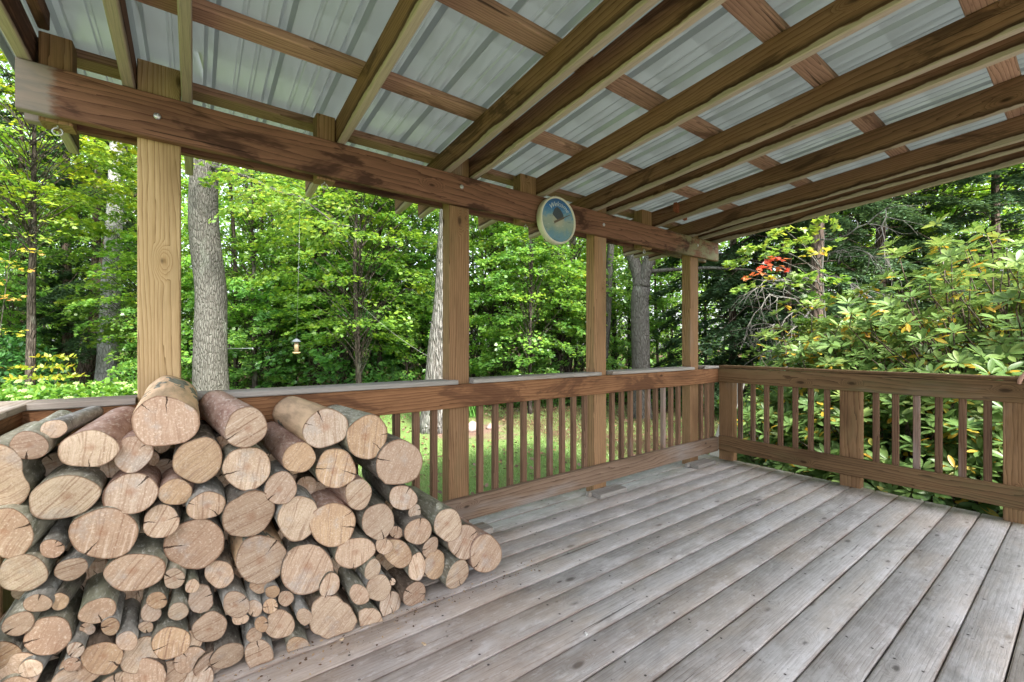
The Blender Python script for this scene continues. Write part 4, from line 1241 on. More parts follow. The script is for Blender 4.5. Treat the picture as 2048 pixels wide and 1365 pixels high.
spots = [(472, 12.2), (508, 13.0), (520, 15.5), (545, 18.0), (575, 14.2), (660, 16.0), (688, 12.5), (735, 15.0), (760, 18.5), (790, 13.2), (826, 12.6),
         (948, 14.0), (985, 17.0), (1010, 13.2), (1040, 18.0), (1060, 15.0), (1084, 19.0), (1155, 14.5), (1166, 17.5),
         (1232, 15.0), (1248, 19.0), (1318, 14.0), (1336, 18.0), (1352, 16.0), (1412, 17.0), (1440, 20.0), (60, 17.0), (95, 19.0), (15, 18.0), (250, 17.0), (1500, 15.0), (1690, 14.0), (1760, 16.0)] + [(455 + 47 * k + (k * 29 % 23), 18.0 + (k * 13 % 7)) for k in range(20)]
for i, (px, d) in enumerate(spots):
    p = gpos(px, d)
    s_ = slim[i % 3]
    root = copy_tree(s_, p, rr.uniform(0, 6.28), rr.uniform(0.75, 1.35))
    tag(root, "slender dark-stemmed young tree in the woods beyond the lawn", "tree", "slender trees in the woods")
for s_ in slim:
    for o_ in reversed(s_): bpy.data.objects.remove(o_)

# ------------------------------------------------------------------ leafy understorey trees
und = []
def proto(seed, R_, z0, z1, ns, nl, size, tint, turn=0.0, spray=0.95, shape=MAPLE, H=None, bark='dark', mat=None, hollow=0.25, droop=0.25, prof=None):
    root = empty("maple_tree", (0, 0, 0))
    arr, limbs = crown(seed, R_, z0, z1, ns, nl, size, shape, tint, spray_len=spray, turn=turn, hollow=hollow, droop=droop, prof=prof)
    bm = bmesh.new()
    trunk_bm(bm, [(0, 0, -0.1), (0.12, 0.05, z1 * 0.5), (0.05, -0.08, z1 * 0.97)], 0.02 + 0.008 * z1, 0.008, sides=8, flare=0.15, step=0.3, seed=seed)
    for pl in limbs: limb_bm(bm, pl, 0.013, 0.003, 4)
    tr = link(bm_mesh(bm, "trunk", True), "trunk", TB[bark], root, (0, 0, 0))
    cr = leaves_obj("crown", arr, shape, mat or M_leaf, root, (0, 0, 0))
    return (root, tr, cr)
P_LOW = [proto(101, 1.7, 0.5, 4.2, 66, 115, 0.080, 0.46), proto(102, 1.5, 0.9, 5.2, 66, 115, 0.080, 0.54), proto(103, 2.1, 0.4, 3.4, 66, 120, 0.085, 0.42)]
P_TALL = [proto(111, 2.2, 1.8, 7.6, 120, 130, 0.080, 0.60), proto(112, 2.5, 2.4, 8.2, 120, 140, 0.082, 0.66)]
P_HIGH = [proto(131, 2.6, 4.5, 9.5, 120, 140, 0.082, 0.78)]
P_FAR = [proto(121, 3.0, 0.6, 12.0, 140, 100, 0.15, 0.64, shape=KITE, spray=1.5), proto(122, 3.3, 2.0, 14.0, 140, 100, 0.155, 0.77, shape=KITE, spray=1.6)]
rr = random.Random(9)
def put(src, px, d, rot, sc, col, lab, group=None):
    p = gpos(px, d); p.z = gheight(p.x, p.y)
    root = copy_tree(src, p, rot, sc, col)
    tag(root, lab, "tree", group)
    return root
G1 = "leafy young maples along the edge of the woods"
L1 = "leafy young maple at the edge of the woods beyond the lawn"
low = [(-90, 11.0), (20, 13.2), (110, 16.5), (262, 15.0), (320, 11.8), (470, 12.6), (545, 11.9), (610, 14.0), (690, 12.0), (760, 13.6), (815, 11.6), (950, 12.4), (1010, 11.5), (1075, 13.4), (1140, 12.2), (1225, 13.2), (1345, 15.0), (1000, 16.0), (560, 16.5), (720, 17.0), (850, 16.0), (400, 14.5)]
for i, (px, d) in enumerate(low):
    b = rr.uniform(1.35, 1.9)
    put(P_LOW[i % 3], px, d, rr.uniform(0, 6.28), rr.uniform(0.8, 1.2), (b * rr.uniform(0.85, 1.1), b, b * rr.uniform(0.8, 1.3)), L1, G1)
G2 = "tall yellow-green maples above the edge of the woods"
L2 = "tall yellow-green maple rising at the edge of the woods"
tall = [(-70, 14.0), (120, 17.0), (300, 12.5), (510, 11.5), (640, 12.5), (760, 11.8), (850, 13.5), (985, 12.8), (1120, 12.0), (1260, 14.5), (590, 15.5), (-180, 9.5)]
for i, (px, d) in enumerate(tall):
    b = rr.uniform(1.25, 1.6)
    put(P_TALL[i % 2], px, d, rr.uniform(0, 6.28), rr.uniform(0.85, 1.15), (b * rr.uniform(0.9, 1.15), b, b * 0.8), L2, G2)
G3 = "taller trees farther back in the woods"
L3 = "tall tree with a broad crown farther back in the woods"
far = [(-300 + 500 * k + rr.uniform(-120, 120), 22.0 + (k * 37 % 11) * 0.5) for k in range(6)]
for i, (px, d) in enumerate(far):
    b = rr.uniform(1.5, 2.1)
    put(P_FAR[i % 2], px, d, rr.uniform(0, 6.28), rr.uniform(0.9, 1.25), (b * rr.uniform(0.85, 1.15), b, b * 0.9), L3, G3)
# single trees one can tell apart
t_ = put(P_HIGH[0], 60, 9.6, 1.0, 1.0, (1.3, 1.15, 0.6), "bright yellow-green maple high in the gap left of the pale new post")
t_ = put(P_TALL[0], 720, 9.6, 2.2, 0.92, (1.35, 1.25, 0.8), "yellowish maple whose crown overhangs the lawn right of the bird feeder")
t_ = put(P_LOW[1], 1060, 9.8, 0.4, 0.85, (1.15, 1.25, 1.0), "bright green maple right behind the lawn below the dial")
P_LEFT = P_TALL.pop(1)
for S_ in (P_LOW, P_TALL, P_FAR, P_HIGH):
    for s_ in S_:
        for o_ in reversed(s_): bpy.data.objects.remove(o_)

for px_, d_, rot_ in ((1700, 14.5, .3), (1860, 13.5, 1.7), (1990, 15.0, 3.0), (1590, 16.0, 4.0)):
    put(P_LEFT, px_, d_, rot_, 1.15, (1.7, 1.65, 1.2), "leafy broad-crowned maple in the woods beyond the rhododendrons", "maples beyond the rhododendrons")
for o_ in reversed(P_LEFT): bpy.data.objects.remove(o_)
# orange-leaved sapling at the far left and a red-leaved one at the right
def sapling(name, label, b, sprays, size, lean, r=0.014, mat=None, shape=MAPLE, nl=26, bark='twig'):
    root = empty(name, b, label, "tree")
    rg = np.random.default_rng(int(b.x * 100) % 1000)
    acc = [[], [], [], [], []]
    bm = bmesh.new()
    top = Vector(lean)
    trunk_bm(bm, [(0, 0, -0.05), tuple(top * 0.5 + Vector((0.05, 0, 0.1))), tuple(top)], r, r * 0.3, sides=7, flare=0.1, step=0.15, seed=b.x)
    for (p, L, tint, n) in sprays:
        q = Vector(p) - b
        st = top * min(0.95, max(0.3, (q.z - 0.25) / max(0.1, top.z)))
        d_ = (q - st); d_.z *= 0.4
        limb_bm(bm, [tuple(st), tuple(st.lerp(q, 0.5) + Vector((0, 0, 0.06))), tuple(q)], 0.007, 0.002, 4)
        r5 = spray_leaves(rg, np.array(q - d_.normalized() * L * 0.4), np.array(d_.normalized()), L, n, size, tint, spread=0.6, droop=0.3, up_j=0.5)
        for a_, w_ in zip(acc, r5): a_.append(w_)
    link(bm_mesh(bm, "trunk", True), "trunk", TB[bark], root, b)
    leaves_obj("crown", [np.concatenate(a_) for a_ in acc], shape, mat or M_leaf, root, b)
    return root
sp = []
for (px, py, d, L, ti, n) in [(45, 535, 7.5, .35, 1.42, 20), (20, 590, 7.4, .35, 1.45, 20), (65, 500, 7.6, .3, 1.3, 16), (10, 520, 7.6, .35, 1.2, 20), (60, 470, 7.8, .6, 1.0, 40), (110, 440, 7.9, .6, .9, 40), (30, 430, 7.8, .6, .9, 40), (150, 470, 8, .5, .8, 30), (-30, 560, 7.5, .5, 1.5, 30), (20, 660, 7.6, .4, 1.2, 20)]:
    sp.append((at_depth(px, py, d), L, ti, n))
sapling("maple_tree", "maple sapling with orange leaves at the left edge", gpos(-40, 7.8), sp, 0.062, (0.35, 0.1, 3.4), bark='dark')
sp = []
for (px, py, d, L, ti, n) in [(1552, 518, 5.0, .16, 1.9, 14), (1535, 532, 4.95, .16, 1.9, 14), (1568, 538, 5.05, .13, 1.85, 10), (1518, 545, 4.95, .12, 1.6, 6), (1498, 556, 5.0, .10, 1.65, 5), (1545, 555, 5.0, .12, 1.2, 10), (1560, 500, 5.1, .4, .85, 26), (1520, 490, 5.1, .4, .9, 26), (1600, 480, 5.2, .4, 1.0, 26), (1570, 460, 5.3, .4, .95, 26), (1640, 500, 5.3, .35, 1.15, 16),
                              (1500, 570, 5.0, .35, .8, 22), (1620, 545, 5.2, .4, .75, 24), (1590, 560, 5.2, .35, .8, 20), (1640, 590, 5.3, .4, .7, 24), (1665, 560, 5.3, .35, .7, 20), (1620, 640, 5.4, .35, .7, 20), (1650, 460, 5.5, .4, .95, 22), (1480, 520, 5.2, .3, .8, 16)]:
    sp.append((at_depth(px, py, d), L, ti, n))
sapling("maple_tree", "maple sapling with a cluster of red leaves above the right railing", gpos(1660, 5.6), [(a_, b_, c_, int(d_ * 1.9) if c_ < 1.2 else d_) for a_, b_, c_, d_ in sp], 0.074, (-0.12, 0.05, 2.7), r=0.018)

# ------------------------------------------------------------------ hemlocks
def hemlock(name, label, px, d, wpx, H, R_, z0, ns, seed, color=(1, 1, 1), bark='brown', toward=None):
    b = gpos(px, d); b.z = gheight(b.x, b.y)
    root = empty(name, b, label, "tree")
    rg = np.random.default_rng(seed)
    r = wpx / 862 * d / 2
    bm = bmesh.new()
    trunk_bm(bm, [(0, 0, -0.1), (0.05, 0, H * .5), (0, 0, H)], r, 0.03, sides=12, flare=0.25, step=0.3, seed=seed)
    acc = [[], [], [], [], []]
    for i in range(ns):
        f = (i + rg.random()) / ns
        z = z0 + (H - z0) * f
        a = i * 2.39996 + rg.normal(0, .4)
        L = R_ * (1 - f) ** 0.55 * (0.6 + 0.5 * rg.random())
        out = np.array([math.cos(a), math.sin(a), 0.0])
        pl = [np.array([0, 0, z]), out * L * .5 + np.array([0, 0, z + 0.05 * L]), out * L + np.array([0, 0, z - 0.32 * L])]
        limb_bm(bm, [tuple(p) for p in pl], 0.018, 0.003, 4)
        side = np.cross(out, (0, 0, 1.0))
        m = int(12 + 11 * L)
        for q in range(m):
            t0 = 0.2 + 0.8 * (q + rg.random()) / m
            p = pl[0] * (1 - t0) ** 2 + 2 * pl[1] * t0 * (1 - t0) + pl[2] * t0 ** 2
            sg = 1 if q % 2 else -1
            dd_ = out * 0.6 + side * sg * (0.8 + 0.3 * rg.random()) + np.array([0, 0, -0.3 + rg.normal(0, .15)])
            l2 = (0.28 + 0.3 * rg.random()) * (1.1 - 0.5 * t0)
            k_ = 46
            u = rg.random(k_); sg2 = rg.choice((-1., 1.), k_)
            dn = dd_ / np.linalg.norm(dd_)
            sd = np.cross(dn, (0, 0, 1.0)); sd /= np.linalg.norm(sd)
            lat = sg2 * rg.random(k_) * l2 * 0.30 * (1.1 - u)
            P = p[None] + dn[None] * (u * l2)[:, None] + sd[None] * lat[:, None]
            P[:, 2] += -0.25 * l2 * u ** 2 + rg.normal(0, .012, k_)
            D = dn[None] * 0.7 + sd[None] * sg2[:, None] * 0.8 + rg.normal(0, .2, (k_, 3))
            N_ = np.array([0, 0, 1.0])[None] + rg.normal(0, .3, (k_, 3))
            acc[0].append(P); acc[1].append(D); acc[2].append(N_); acc[3].append(0.10 * (0.7 + .6 * rg.random(k_))); acc[4].append(np.clip(rg.normal(0.45 + 0.35 * t0, .25, k_), 0, 1.9))
    link(bm_mesh(bm, "trunk", True), "trunk", TB[bark], root, b)
    leaves_obj("crown", [np.concatenate(a_) for a_ in acc], [(0, 0, 0), (.5, .2, 0), (1, 0, 0), (.5, -.2, 0)], M_needle, root, b, color)
    return root, b
hemlock("hemlock_tree", "dark hemlock with feathery sprays left of the smooth lilac-grey trunk", 190, 14.8, 20, 13, 3.0, 1.6, 80, 5)
hemlock("hemlock_tree", "hemlock standing behind the hydrangea bed at the far left", 40, 15.0, 16, 11, 2.6, 0.8, 50, 6)
hemlock("hemlock_tree", "dark hemlock behind the corner post of the right railing", 1465, 10.5, 16, 10, 2.6, 0.4, 90, 7)
hemlock("hemlock_tree", "hemlock above the middle of the right railing, its lower boughs drooping", 1575, 9.5, 14, 11, 2.6, 0.2, 90, 8)
hemlock("hemlock_tree", "tall hemlock rising behind the rhododendron's top", 1760, 11.5, 22, 13, 3.2, 0.6, 96, 9, color=(1.2, 1.15, 1.1))
hemlock("hemlock_tree", "hemlock at the right edge of the picture behind the rhododendron", 1990, 11.0, 18, 12, 3.0, 0.4, 90, 10, color=(1.1, 1.1, 1.2))
tH, bH = hemlock("hemlock_tree", "reddish hemlock trunk with bare grey lower branches above the right railing", 1634, 6.8, 26, 11, 1.9, 4.2, 40, 11)
# bare twiggy branches on its lower trunk
def bare_branch(parent, b, pts, r0, seed, mat=None, twigs=14, tl=0.45):
    rg = np.random.default_rng(seed)
    bm = bmesh.new()
    P = [Vector(p) - b for p in pts]
    fine = []
    for a, c in zip(P[:-1], P[1:]):
        for q in range(4): fine.append(a.lerp(c, q / 4) + Vector(tuple(rg.normal(0, .012, 3))))
    fine.append(P[-1])
    n = len(fine)
    tube_bm(bm, fine, [r0 * (1 - 0.8 * i / (n - 1)) for i in range(n)], 5, cap=False)
    for q in range(twigs):
        i = int(rg.integers(n // 4, n - 1)); s_ = fine[i]
        d_ = (fine[min(n - 1, i + 1)] - fine[i - 1]).normalized()
        d_ = (d_ + Vector(tuple(rg.normal(0, .6, 3)))).normalized(); d_.z -= 0.25
        L = tl * (0.4 + rg.random())
        pl = [s_]
        for w_ in range(5):
            d_ = (d_ + Vector(tuple(rg.normal(0, .28, 3))) + Vector((0, 0, -0.08))).normalized()
            pl.append(pl[-1] + d_ * L / 5)
        tube_bm(bm, pl, [r0 * .38 * (1 - .8 * w_ / 5) for w_ in range(6)], 4, cap=False)
        if rg.random() < .6:
            d2 = (d_ + Vector(tuple(rg.normal(0, .7, 3)))).normalized()
            tube_bm(bm, [pl[2], pl[2] + d2 * L * .25, pl[2] + d2 * L * .5 + Vector((0, 0, -.04))], [r0 * .25, r0 * .18, r0 * .08], 4, cap=False)
    return link(bm_mesh(bm, "bare_branch", True), "bare_branch", mat or TB['twig'], parent, b)
bare = [[(1632, 640, 6.7), (1590, 600, 6.2), (1540, 590, 5.9), (1500, 640, 5.7), (1480, 700, 5.6)],
        [(1632, 600, 6.7), (1600, 650, 6.1), (1550, 690, 5.9), (1530, 740, 5.8)],
        [(1632, 560, 6.7), (1580, 560, 6.2), (1530, 560, 5.9), (1490, 600, 5.7)],
        [(1632, 545, 6.7), (1680, 560, 6.0), (1730, 590, 5.6), (1800, 600, 5.2), (1870, 580, 5.0)],
        [(1632, 520, 6.7), (1660, 505, 6.2), (1710, 500, 5.9), (1760, 515, 5.7)],
        [(1632, 650, 6.7), (1590, 620, 6.1), (1560, 650, 5.9), (1500, 660, 5.8)],
        [(1632, 690, 6.7), (1570, 740, 6.0), (1520, 770, 5.8)],
        [(1632, 480, 6.7), (1700, 470, 6.0), (1770, 420, 5.7), (1765, 480, 5.6), (1770, 520, 5.6)]]
for i, pl in enumerate(bare):
    bare_branch(tH, bH, [at_depth(*p) for p in pl], 0.013 if i != 1 else 0.018, 300 + i, twigs=16)

# ------------------------------------------------------------------ far wood: one mass
rg = np.random.default_rng(77)
n = 260000
px = rg.uniform(-600, 2700, n); d = rg.uniform(27, 42, n); z = GZ + rg.random(n) ** 1.1 * 25
P = np.zeros((n, 3))
u = (px - 1024) / F
P[:, 0] = (FW[0] + u * RT[0]) * d; P[:, 1] = (FW[1] + u * RT[1]) * d
P[:, 2] = np.where(z < 2.6, z * 1.0, z)
clump = np.array([mnoise.noise((a * .35, b * .35, c * .35)) for a, b, c in P])
keep = (clump > -0.25) | (P[:, 2] < 14.0)
P = P[keep]; n = len(P)
fw = leaf_mesh("far_woods", P, rg.normal(0, 1, (n, 3)), np.array([0, 0, 1.0])[None] + rg.normal(0, .6, (n, 3)), 0.30 * (0.6 + .8 * rg.random(n)), np.clip(0.55 + 0.35 * clump[keep] + rg.normal(0, .15, n), 0, 1), KITE)
o_ = link(fw, "far_woods", M_leaf); o_.color = (1.5, 1.5, 1.3, 1); tag(o_, kind="stuff")
# low undergrowth along the edge of the lawn
n = 26000
px = rg.uniform(-200, 1480, n); base_d = 11.2 + 0.5 * np.sin(px * 0.011) - np.where(px > 1180, (px - 1180) * 0.0075, 0)
d = base_d + rg.random(n) ** 1.4 * 3.0
u = (px - 1024) / F
P = np.zeros((n, 3)); P[:, 0] = (FW[0] + u * RT[0]) * d; P[:, 1] = (FW[1] + u * RT[1]) * d
hh = np.array([0.34 + 0.42 * mnoise.noise((a * .9, b * .9, 0)) for a, b in P[:, :2]])
P[:, 2] = GZ + np.maximum(0.06, hh) * rg.random(n) ** 0.6 * (1 + 0.12 * (d - base_d))
ug = leaf_mesh("undergrowth", P, rg.normal(0, 1, (n, 3)) * (1, 1, .3), np.array([0, 0, 1.0])[None] + rg.normal(0, .45, (n, 3)), 0.085 * (0.6 + .8 * rg.random(n)), np.clip(0.5 + rg.normal(0, .2, n), 0, 1.2), OVATE)
o_ = link(ug, "undergrowth", M_leaf); o_.color = (.95, 1.1, 1.1, 1); tag(o_, kind="stuff")
# ------------------------------------------------------------------ grass
rg = np.random.default_rng(5)
n = 130000
d = np.sqrt(rg.uniform(4.2 ** 2, 11.6 ** 2, n)); u = rg.uniform(-0.45, 0.68, n)
P = np.zeros((n, 3)); P[:, 0] = (FW[0] + u * RT[0]) * d; P[:, 1] = (FW[1] + u * RT[1]) * d
P[:, 2] = [gheight(a, b) - 0.004 for a, b in P[:, :2]]
dens = np.array([mnoise.noise((a * .7, b * .7, 2)) for a, b in P[:, :2]])
rc = np.hypot(P[:, 0] - (C0.x + .6), P[:, 1] - (C0.y - .4))
keep = (rg.random(n) < np.clip(0.75 + dens * 1.1, 0.15, 1)) & ((rc > 1.35 + dens * .8) | (rg.random(n) < .06)) & ((P[:, 1] > 2.46) | (P[:, 0] > 4.4))
P = P[keep]; dens = dens[keep]; n = len(P)
D = np.array([0, 0, 1.0])[None] + rg.normal(0, .55, (n, 3)); D[:, 2] = np.abs(D[:, 2]) + .25
S = 0.05 * (0.5 + 0.9 * rg.random(n))
T = np.clip(0.62 + rg.normal(0, .22, n) - dens * 0.3, 0.1, 1.9)
gm = leaf_mesh("grass", P, D, rg.normal(0, 1, (n, 3)), S, T, [(0, .06, 0), (0, -.06, 0), (1, 0, 0.1)])
o_ = link(gm, "grass", M_grass); o_.color = (1, 1, 1, 1); tag(o_, kind="stuff")
# fallen leaves on the lawn and under the rhododendron
n = 2600
d = np.sqrt(rg.uniform(4.2 ** 2, 11 ** 2, n)); u = rg.uniform(-0.4, 0.6, n)
P1 = np.zeros((n, 3)); P1[:, 0] = (FW[0] + u * RT[0]) * d; P1[:, 1] = (FW[1] + u * RT[1]) * d
P1 = P1[(P1[:, 1] > 2.5)]
m = 5200
P2 = np.zeros((m, 3)); P2[:, 0] = rg.uniform(4.4, 7.6, m); P2[:, 1] = rg.uniform(-1.2, 2.7, m)
P = np.concatenate([P1, P2]); n = len(P)
P[:, 2] = [gheight(a, b) + 0.012 for a, b in P[:, :2]]; P[:, 2] += rg.random(n) * .03
fl = leaf_mesh("fallen_leaves", P, rg.normal(0, 1, (n, 3)) * (1, 1, .25), np.array([0, 0, 1.0])[None] + rg.normal(0, .4, (n, 3)), np.where(np.arange(n) < len(P1), .06, .095) * (0.7 + .6 * rg.random(n)), np.clip(rg.normal(1.75, .16, n), 1.2, 2), OVATE)
o_ = link(fl, "fallen_leaves", leaf_mat("dry_leaf", [(0.55, (0.34, 0.20, 0.06)), (0.8, (0.19, 0.105, 0.06)), (1.0, (0.085, 0.05, 0.034))], trans=0.15)); o_.color = (1, 1, 1, 1); tag(o_, kind="stuff")

# ------------------------------------------------------------------ rhododendrons
RH_LEAF = [(0.0, 0.0), (0.12, 0.055), (0.34, 0.135), (0.60, 0.165), (0.84, 0.11), (1.0, 0.0)]
def rhodo(label, centre, rad, height, nwh, seed, size=0.108, stems=9, yellow=0.12, z_low=0.05, dark=0.0):
    rg = np.random.default_rng(seed)
    b = Vector((centre[0], centre[1], GZ))
    root = empty("rhododendron_bush", b, label, "bush")
    # whorl positions through the outer part of the dome
    W = []
    tries = 0
    while len(W) < nwh and tries < nwh * 30:
        tries += 1
        v = rg.normal(0, 1, 3); v[2] = abs(v[2]) * 1.15 - 0.1; v /= np.linalg.norm(v)
        r = 0.52 + 0.48 * rg.random() ** 0.6
        lump = 1 + 0.26 * mnoise.noise(tuple(v * 2.2 + seed))
        p = np.array([v[0] * rad[0], v[1] * rad[1], max(z_low, (v[2] * 0.92 + 0.06) * height)]) * r * lump
        if p[2] < z_low: continue
        if b.x + p[0] < 4.42: continue
        W.append((p, v, r))
    quadV = []; FF = []; CN = []; T = []
    bm = bmesh.new()
    hubs = [np.array([rg.normal(0, .22) * rad[0], rg.normal(0, .22) * rad[1], 0.0]) for _ in range(stems)]
    for i, (p, v, r) in enumerate(W):
        ax = unit(np.array([v[0] * .7, v[1] * .7, 0.75 + 0.4 * rg.random()]) + rg.normal(0, .22, 3))
        # stem
        h = hubs[i % stems]
        midp = h * 0.55 + p * 0.45; midp[2] = p[2] * (0.35 + .2 * rg.random())
        if i % 4 == 0:
            q0 = p - ax * 0.16
            limb_bm(bm, [tuple(midp * 1.0), tuple((midp + q0) / 2 + np.array([0, 0, -.03])), tuple(q0), tuple(p)], 0.008, 0.0036, 5)
        if i % 10 == 0:
            limb_bm(bm, [tuple(h), tuple((h * .75 + midp * .25) + rg.normal(0, .04, 3) * (1, 1, 0)), tuple(midp)], 0.022, 0.010, 6)
        n = int(rg.integers(8, 13))
        a0 = rg.random() * 6.28
        e1 = unit(np.cross(ax, [0.3, 0.5, 0.1])); e2 = np.cross(ax, e1)
        old = rg.random() < yellow
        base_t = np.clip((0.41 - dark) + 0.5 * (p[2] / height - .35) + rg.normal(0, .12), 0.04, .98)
        rings = [(n, 0.0, 1.0, 0.42)] + ([(int(rg.integers(2, 5)), -0.015, 1.0, -0.12)] if old else [])
        for (nn, dz, sc, lift) in rings:
            for k in range(nn):
                a = a0 + 6.283 * k / nn + rg.normal(0, .14) + (0.3 if dz else 0)
                radd = e1 * math.cos(a) + e2 * math.sin(a)
                lf = lift + rg.normal(0, .17)
                D = unit(radd + ax * lf)
                Nn = unit(ax - D * (ax @ D) + rg.normal(0, .15, 3))
                Sd = np.cross(Nn, D)
                L = size * sc * (0.7 + .5 * rg.random())
                st = p + ax * dz + D * 0.012
                if dz: tt = np.clip(rg.normal(1.38, .14), 1.15, 1.75)
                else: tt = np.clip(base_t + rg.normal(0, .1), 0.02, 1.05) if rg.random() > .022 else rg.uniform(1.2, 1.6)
                cu = -0.04 - 0.16 * rg.random()
                base = len(quadV)
                for (uu, ww) in RH_LEAF:
                    c = st + D * (L * uu) + Nn * (cu * L * uu * uu)
                    if ww == 0: quadV.append(c); T.append(tt * .92)
                    else:
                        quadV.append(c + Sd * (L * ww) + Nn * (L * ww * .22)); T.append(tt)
                        quadV.append(c); T.append(tt * .8 + .08)
                        quadV.append(c - Sd * (L * ww) + Nn * (L * ww * .22)); T.append(tt)
                # base point 0, then triples 1..12, tip 13
                FF += [base, base + 1, base + 2]; FF += [base, base + 2, base + 3]; CN += [3, 3]
                for j in range(3):
                    a_ = base + 1 + j * 3
                    FF += [a_, a_ + 3, a_ + 4, a_ + 1, a_ + 1, a_ + 4, a_ + 5, a_ + 2]; CN += [4, 4]
                a_ = base + 10
                FF += [a_, base + 13, a_ + 1, a_ + 1, base + 13, a_ + 2]; CN += [3, 3]
    link(bm_mesh(bm, "stems", True), "stems", TB['brown'], root, b)
    me = np_mesh("foliage", np.array(quadV), FF, CN, {"tint": T}, smooth=True)
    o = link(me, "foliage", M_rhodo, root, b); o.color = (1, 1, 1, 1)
    return root
rhodo("tallest rhododendron, at the right edge of the picture, with many orange-yellow old leaves", (6.5, 0.35), (1.95, 1.9), 2.75, 2300, 41, stems=10, yellow=0.40)
rhodo("middle rhododendron behind the right railing, sloping down towards the corner", (6.15, 1.75), (1.5, 1.15), 2.1, 1250, 42, stems=7, yellow=0.36)
rhodo("low dark rhododendron pressed against the outside of the right railing", (5.15, 0.85), (0.8, 1.35), 1.3, 620, 43, stems=6, yellow=0.24, dark=0.06, z_low=0.12)
rhodo("smallest rhododendron, just beyond the corner end of the right railing", (5.25, 2.1), (0.65, 0.65), 1.1, 150, 44, stems=4, yellow=0.16)

# ------------------------------------------------------------------ left bed
HEAD = {}
def shrub(name, label, b, R_, H, nl, size, tint, seed, color=(1, 1, 1), shape=OVATE, flowers=0, tier=False):
    root = empty(name, b, label, "shrub")
    rg = np.random.default_rng(seed)
    v = rg.normal(0, 1, (nl, 3)); v[:, 2] = np.abs(v[:, 2]); v = unit(v)
    r = 0.45 + 0.55 * rg.random(nl) ** .5
    lump = np.array([1 + 0.3 * mnoise.noise(tuple(q * 2.5 + seed)) for q in v])
    P = v * np.array([R_, R_, H])[None] * (r * lump)[:, None]
    if tier: P[:, 2] = np.round(P[:, 2] / 0.22 + rg.normal(0, .12, nl)) * .22
    P[:, 2] = np.maximum(.05, P[:, 2])
    D = v * (1, 1, .2) + rg.normal(0, .5, (nl, 3)); N_ = v * .5 + np.array([0, 0, .9])[None] + rg.normal(0, .35, (nl, 3))
    T = np.clip(tint + 0.3 * (P[:, 2] / H - .6) + rg.normal(0, .14, nl), 0, 1.5)
    bm = bmesh.new()
    for k in range(10):
        q = P[int(rg.integers(0, nl))]
        limb_bm(bm, [(q[0] * .1, q[1] * .1, -.03), (q[0] * .5, q[1] * .5, q[2] * .55), tuple(q)], .009, .003, 5)
    link(bm_mesh(bm, "stems", True), "stems", TB['brown'], root, b)
    leaves_obj("foliage", [P, D, N_, size * (.6 + .7 * rg.random(nl)), T], shape, M_leaf, root, b, color)
    if flowers:
        if 'head' not in HEAD:
            bm = bmesh.new(); rad = .062
            for w_ in range(60):
                vv = unit(rg.normal(0, 1, 3)); vv[2] = abs(vv[2]) * .8 - .12
                c = Vector(tuple(vv * rad * (1, 1, .75))); s_ = .013
                t1 = Vector(tuple(np.cross(vv, [.2, .5, .3]))).normalized(); t2 = Vector(tuple(vv)).cross(t1)
                bm.faces.new([bm.verts.new(c + t1 * s_), bm.verts.new(c + t2 * s_), bm.verts.new(c - t1 * s_), bm.verts.new(c - t2 * s_)])
            HEAD['head'] = bm_mesh(bm, "flower_head"); HEAD['head'].materials.append(simple("hydrangea_flower", (0.33, 0.45, 0.16), .8, var=.25))
        for k in range(flowers):
            q = unit(np.abs(rg.normal(0, 1, 3)) * (rg.choice((-1, 1)), rg.choice((-1, 1)), 1.2)) * np.array([R_, R_, H]) * 1.06
            f_ = link(HEAD['head'], "flower_head", None, root, b + Vector(tuple(q)))
            f_.scale = [.75 + .5 * rg.random()] * 3
    return root
hyd = [(-30, 7.6), (45, 8.4), (105, 7.9), (165, 8.8), (225, 8.2), (285, 8.9)]
for i, (px, d) in enumerate(hyd):
    p = gpos(px, d); p.z = gheight(p.x, p.y)
    s_ = shrub("hydrangea_bush", "pale green flowering hydrangea in the bed left of the pale new post", p, .6, .80 + .06 * (i % 3), 1900, .10, .62, 500 + i, (.95, 1.1, .8), flowers=16)
    s_["group"] = "hydrangeas in the bed at the left"
def place(px, d):
    p = gpos(px, d); p.z = gheight(p.x, p.y); return p
shrub("viburnum_shrub", "yellow-leaved shrub in tiers above the hydrangeas", place(92, 9.4), .75, 1.3, 900, .11, 1.05, 520, (1.1, 1.1, .8), tier=True)
shrub("viburnum_shrub", "large dark blue-green shrub at the left edge under the orange leaves", place(20, 10.2), 1.1, 2.0, 2600, .13, .33, 521, (.9, 1.15, 1.5))
shrub("viburnum_shrub", "pale leafy shrub between the smooth grey trunk and the pale post", place(258, 10.5), .5, 1.35, 800, .10, .7, 522, (.9, 1.1, 1.1))

# ------------------------------------------------------------------ stones, iris clump, feeder, line
M_stone = simple("field_stone", (0.32, 0.24, 0.21), .9, var=.35, scale=14, bump=.6)
def stone(label, p, r, seed):
    bm = bmesh.new(); bmesh.ops.create_icosphere(bm, subdivisions=3, radius=1)
    for v in bm.verts:
        q = 1 + .35 * mnoise.noise(v.co * 1.3 + Vector((seed, 0, 0))) + .1 * mnoise.noise(v.co * 4 + Vector((seed, 3, 0)))
        v.co = Vector((v.co.x * r[0], v.co.y * r[1], v.co.z * r[2])) * q
    o = link(bm_mesh(bm, "stone", True), "stone", M_stone, None, p)
    tag(o, label, "stone", None)
a = at_depth(945, 862, 8.0); a.z = GZ + .04
stone("largest pinkish stone in the mulch right of the second roof post", gpos(946, 8.1, GZ + .05), (.16, .12, .11), 1)
stone("smaller grey stone in the mulch, right of the largest pinkish one", gpos(985, 8.3, GZ + .03), (.12, .09, .07), 2)
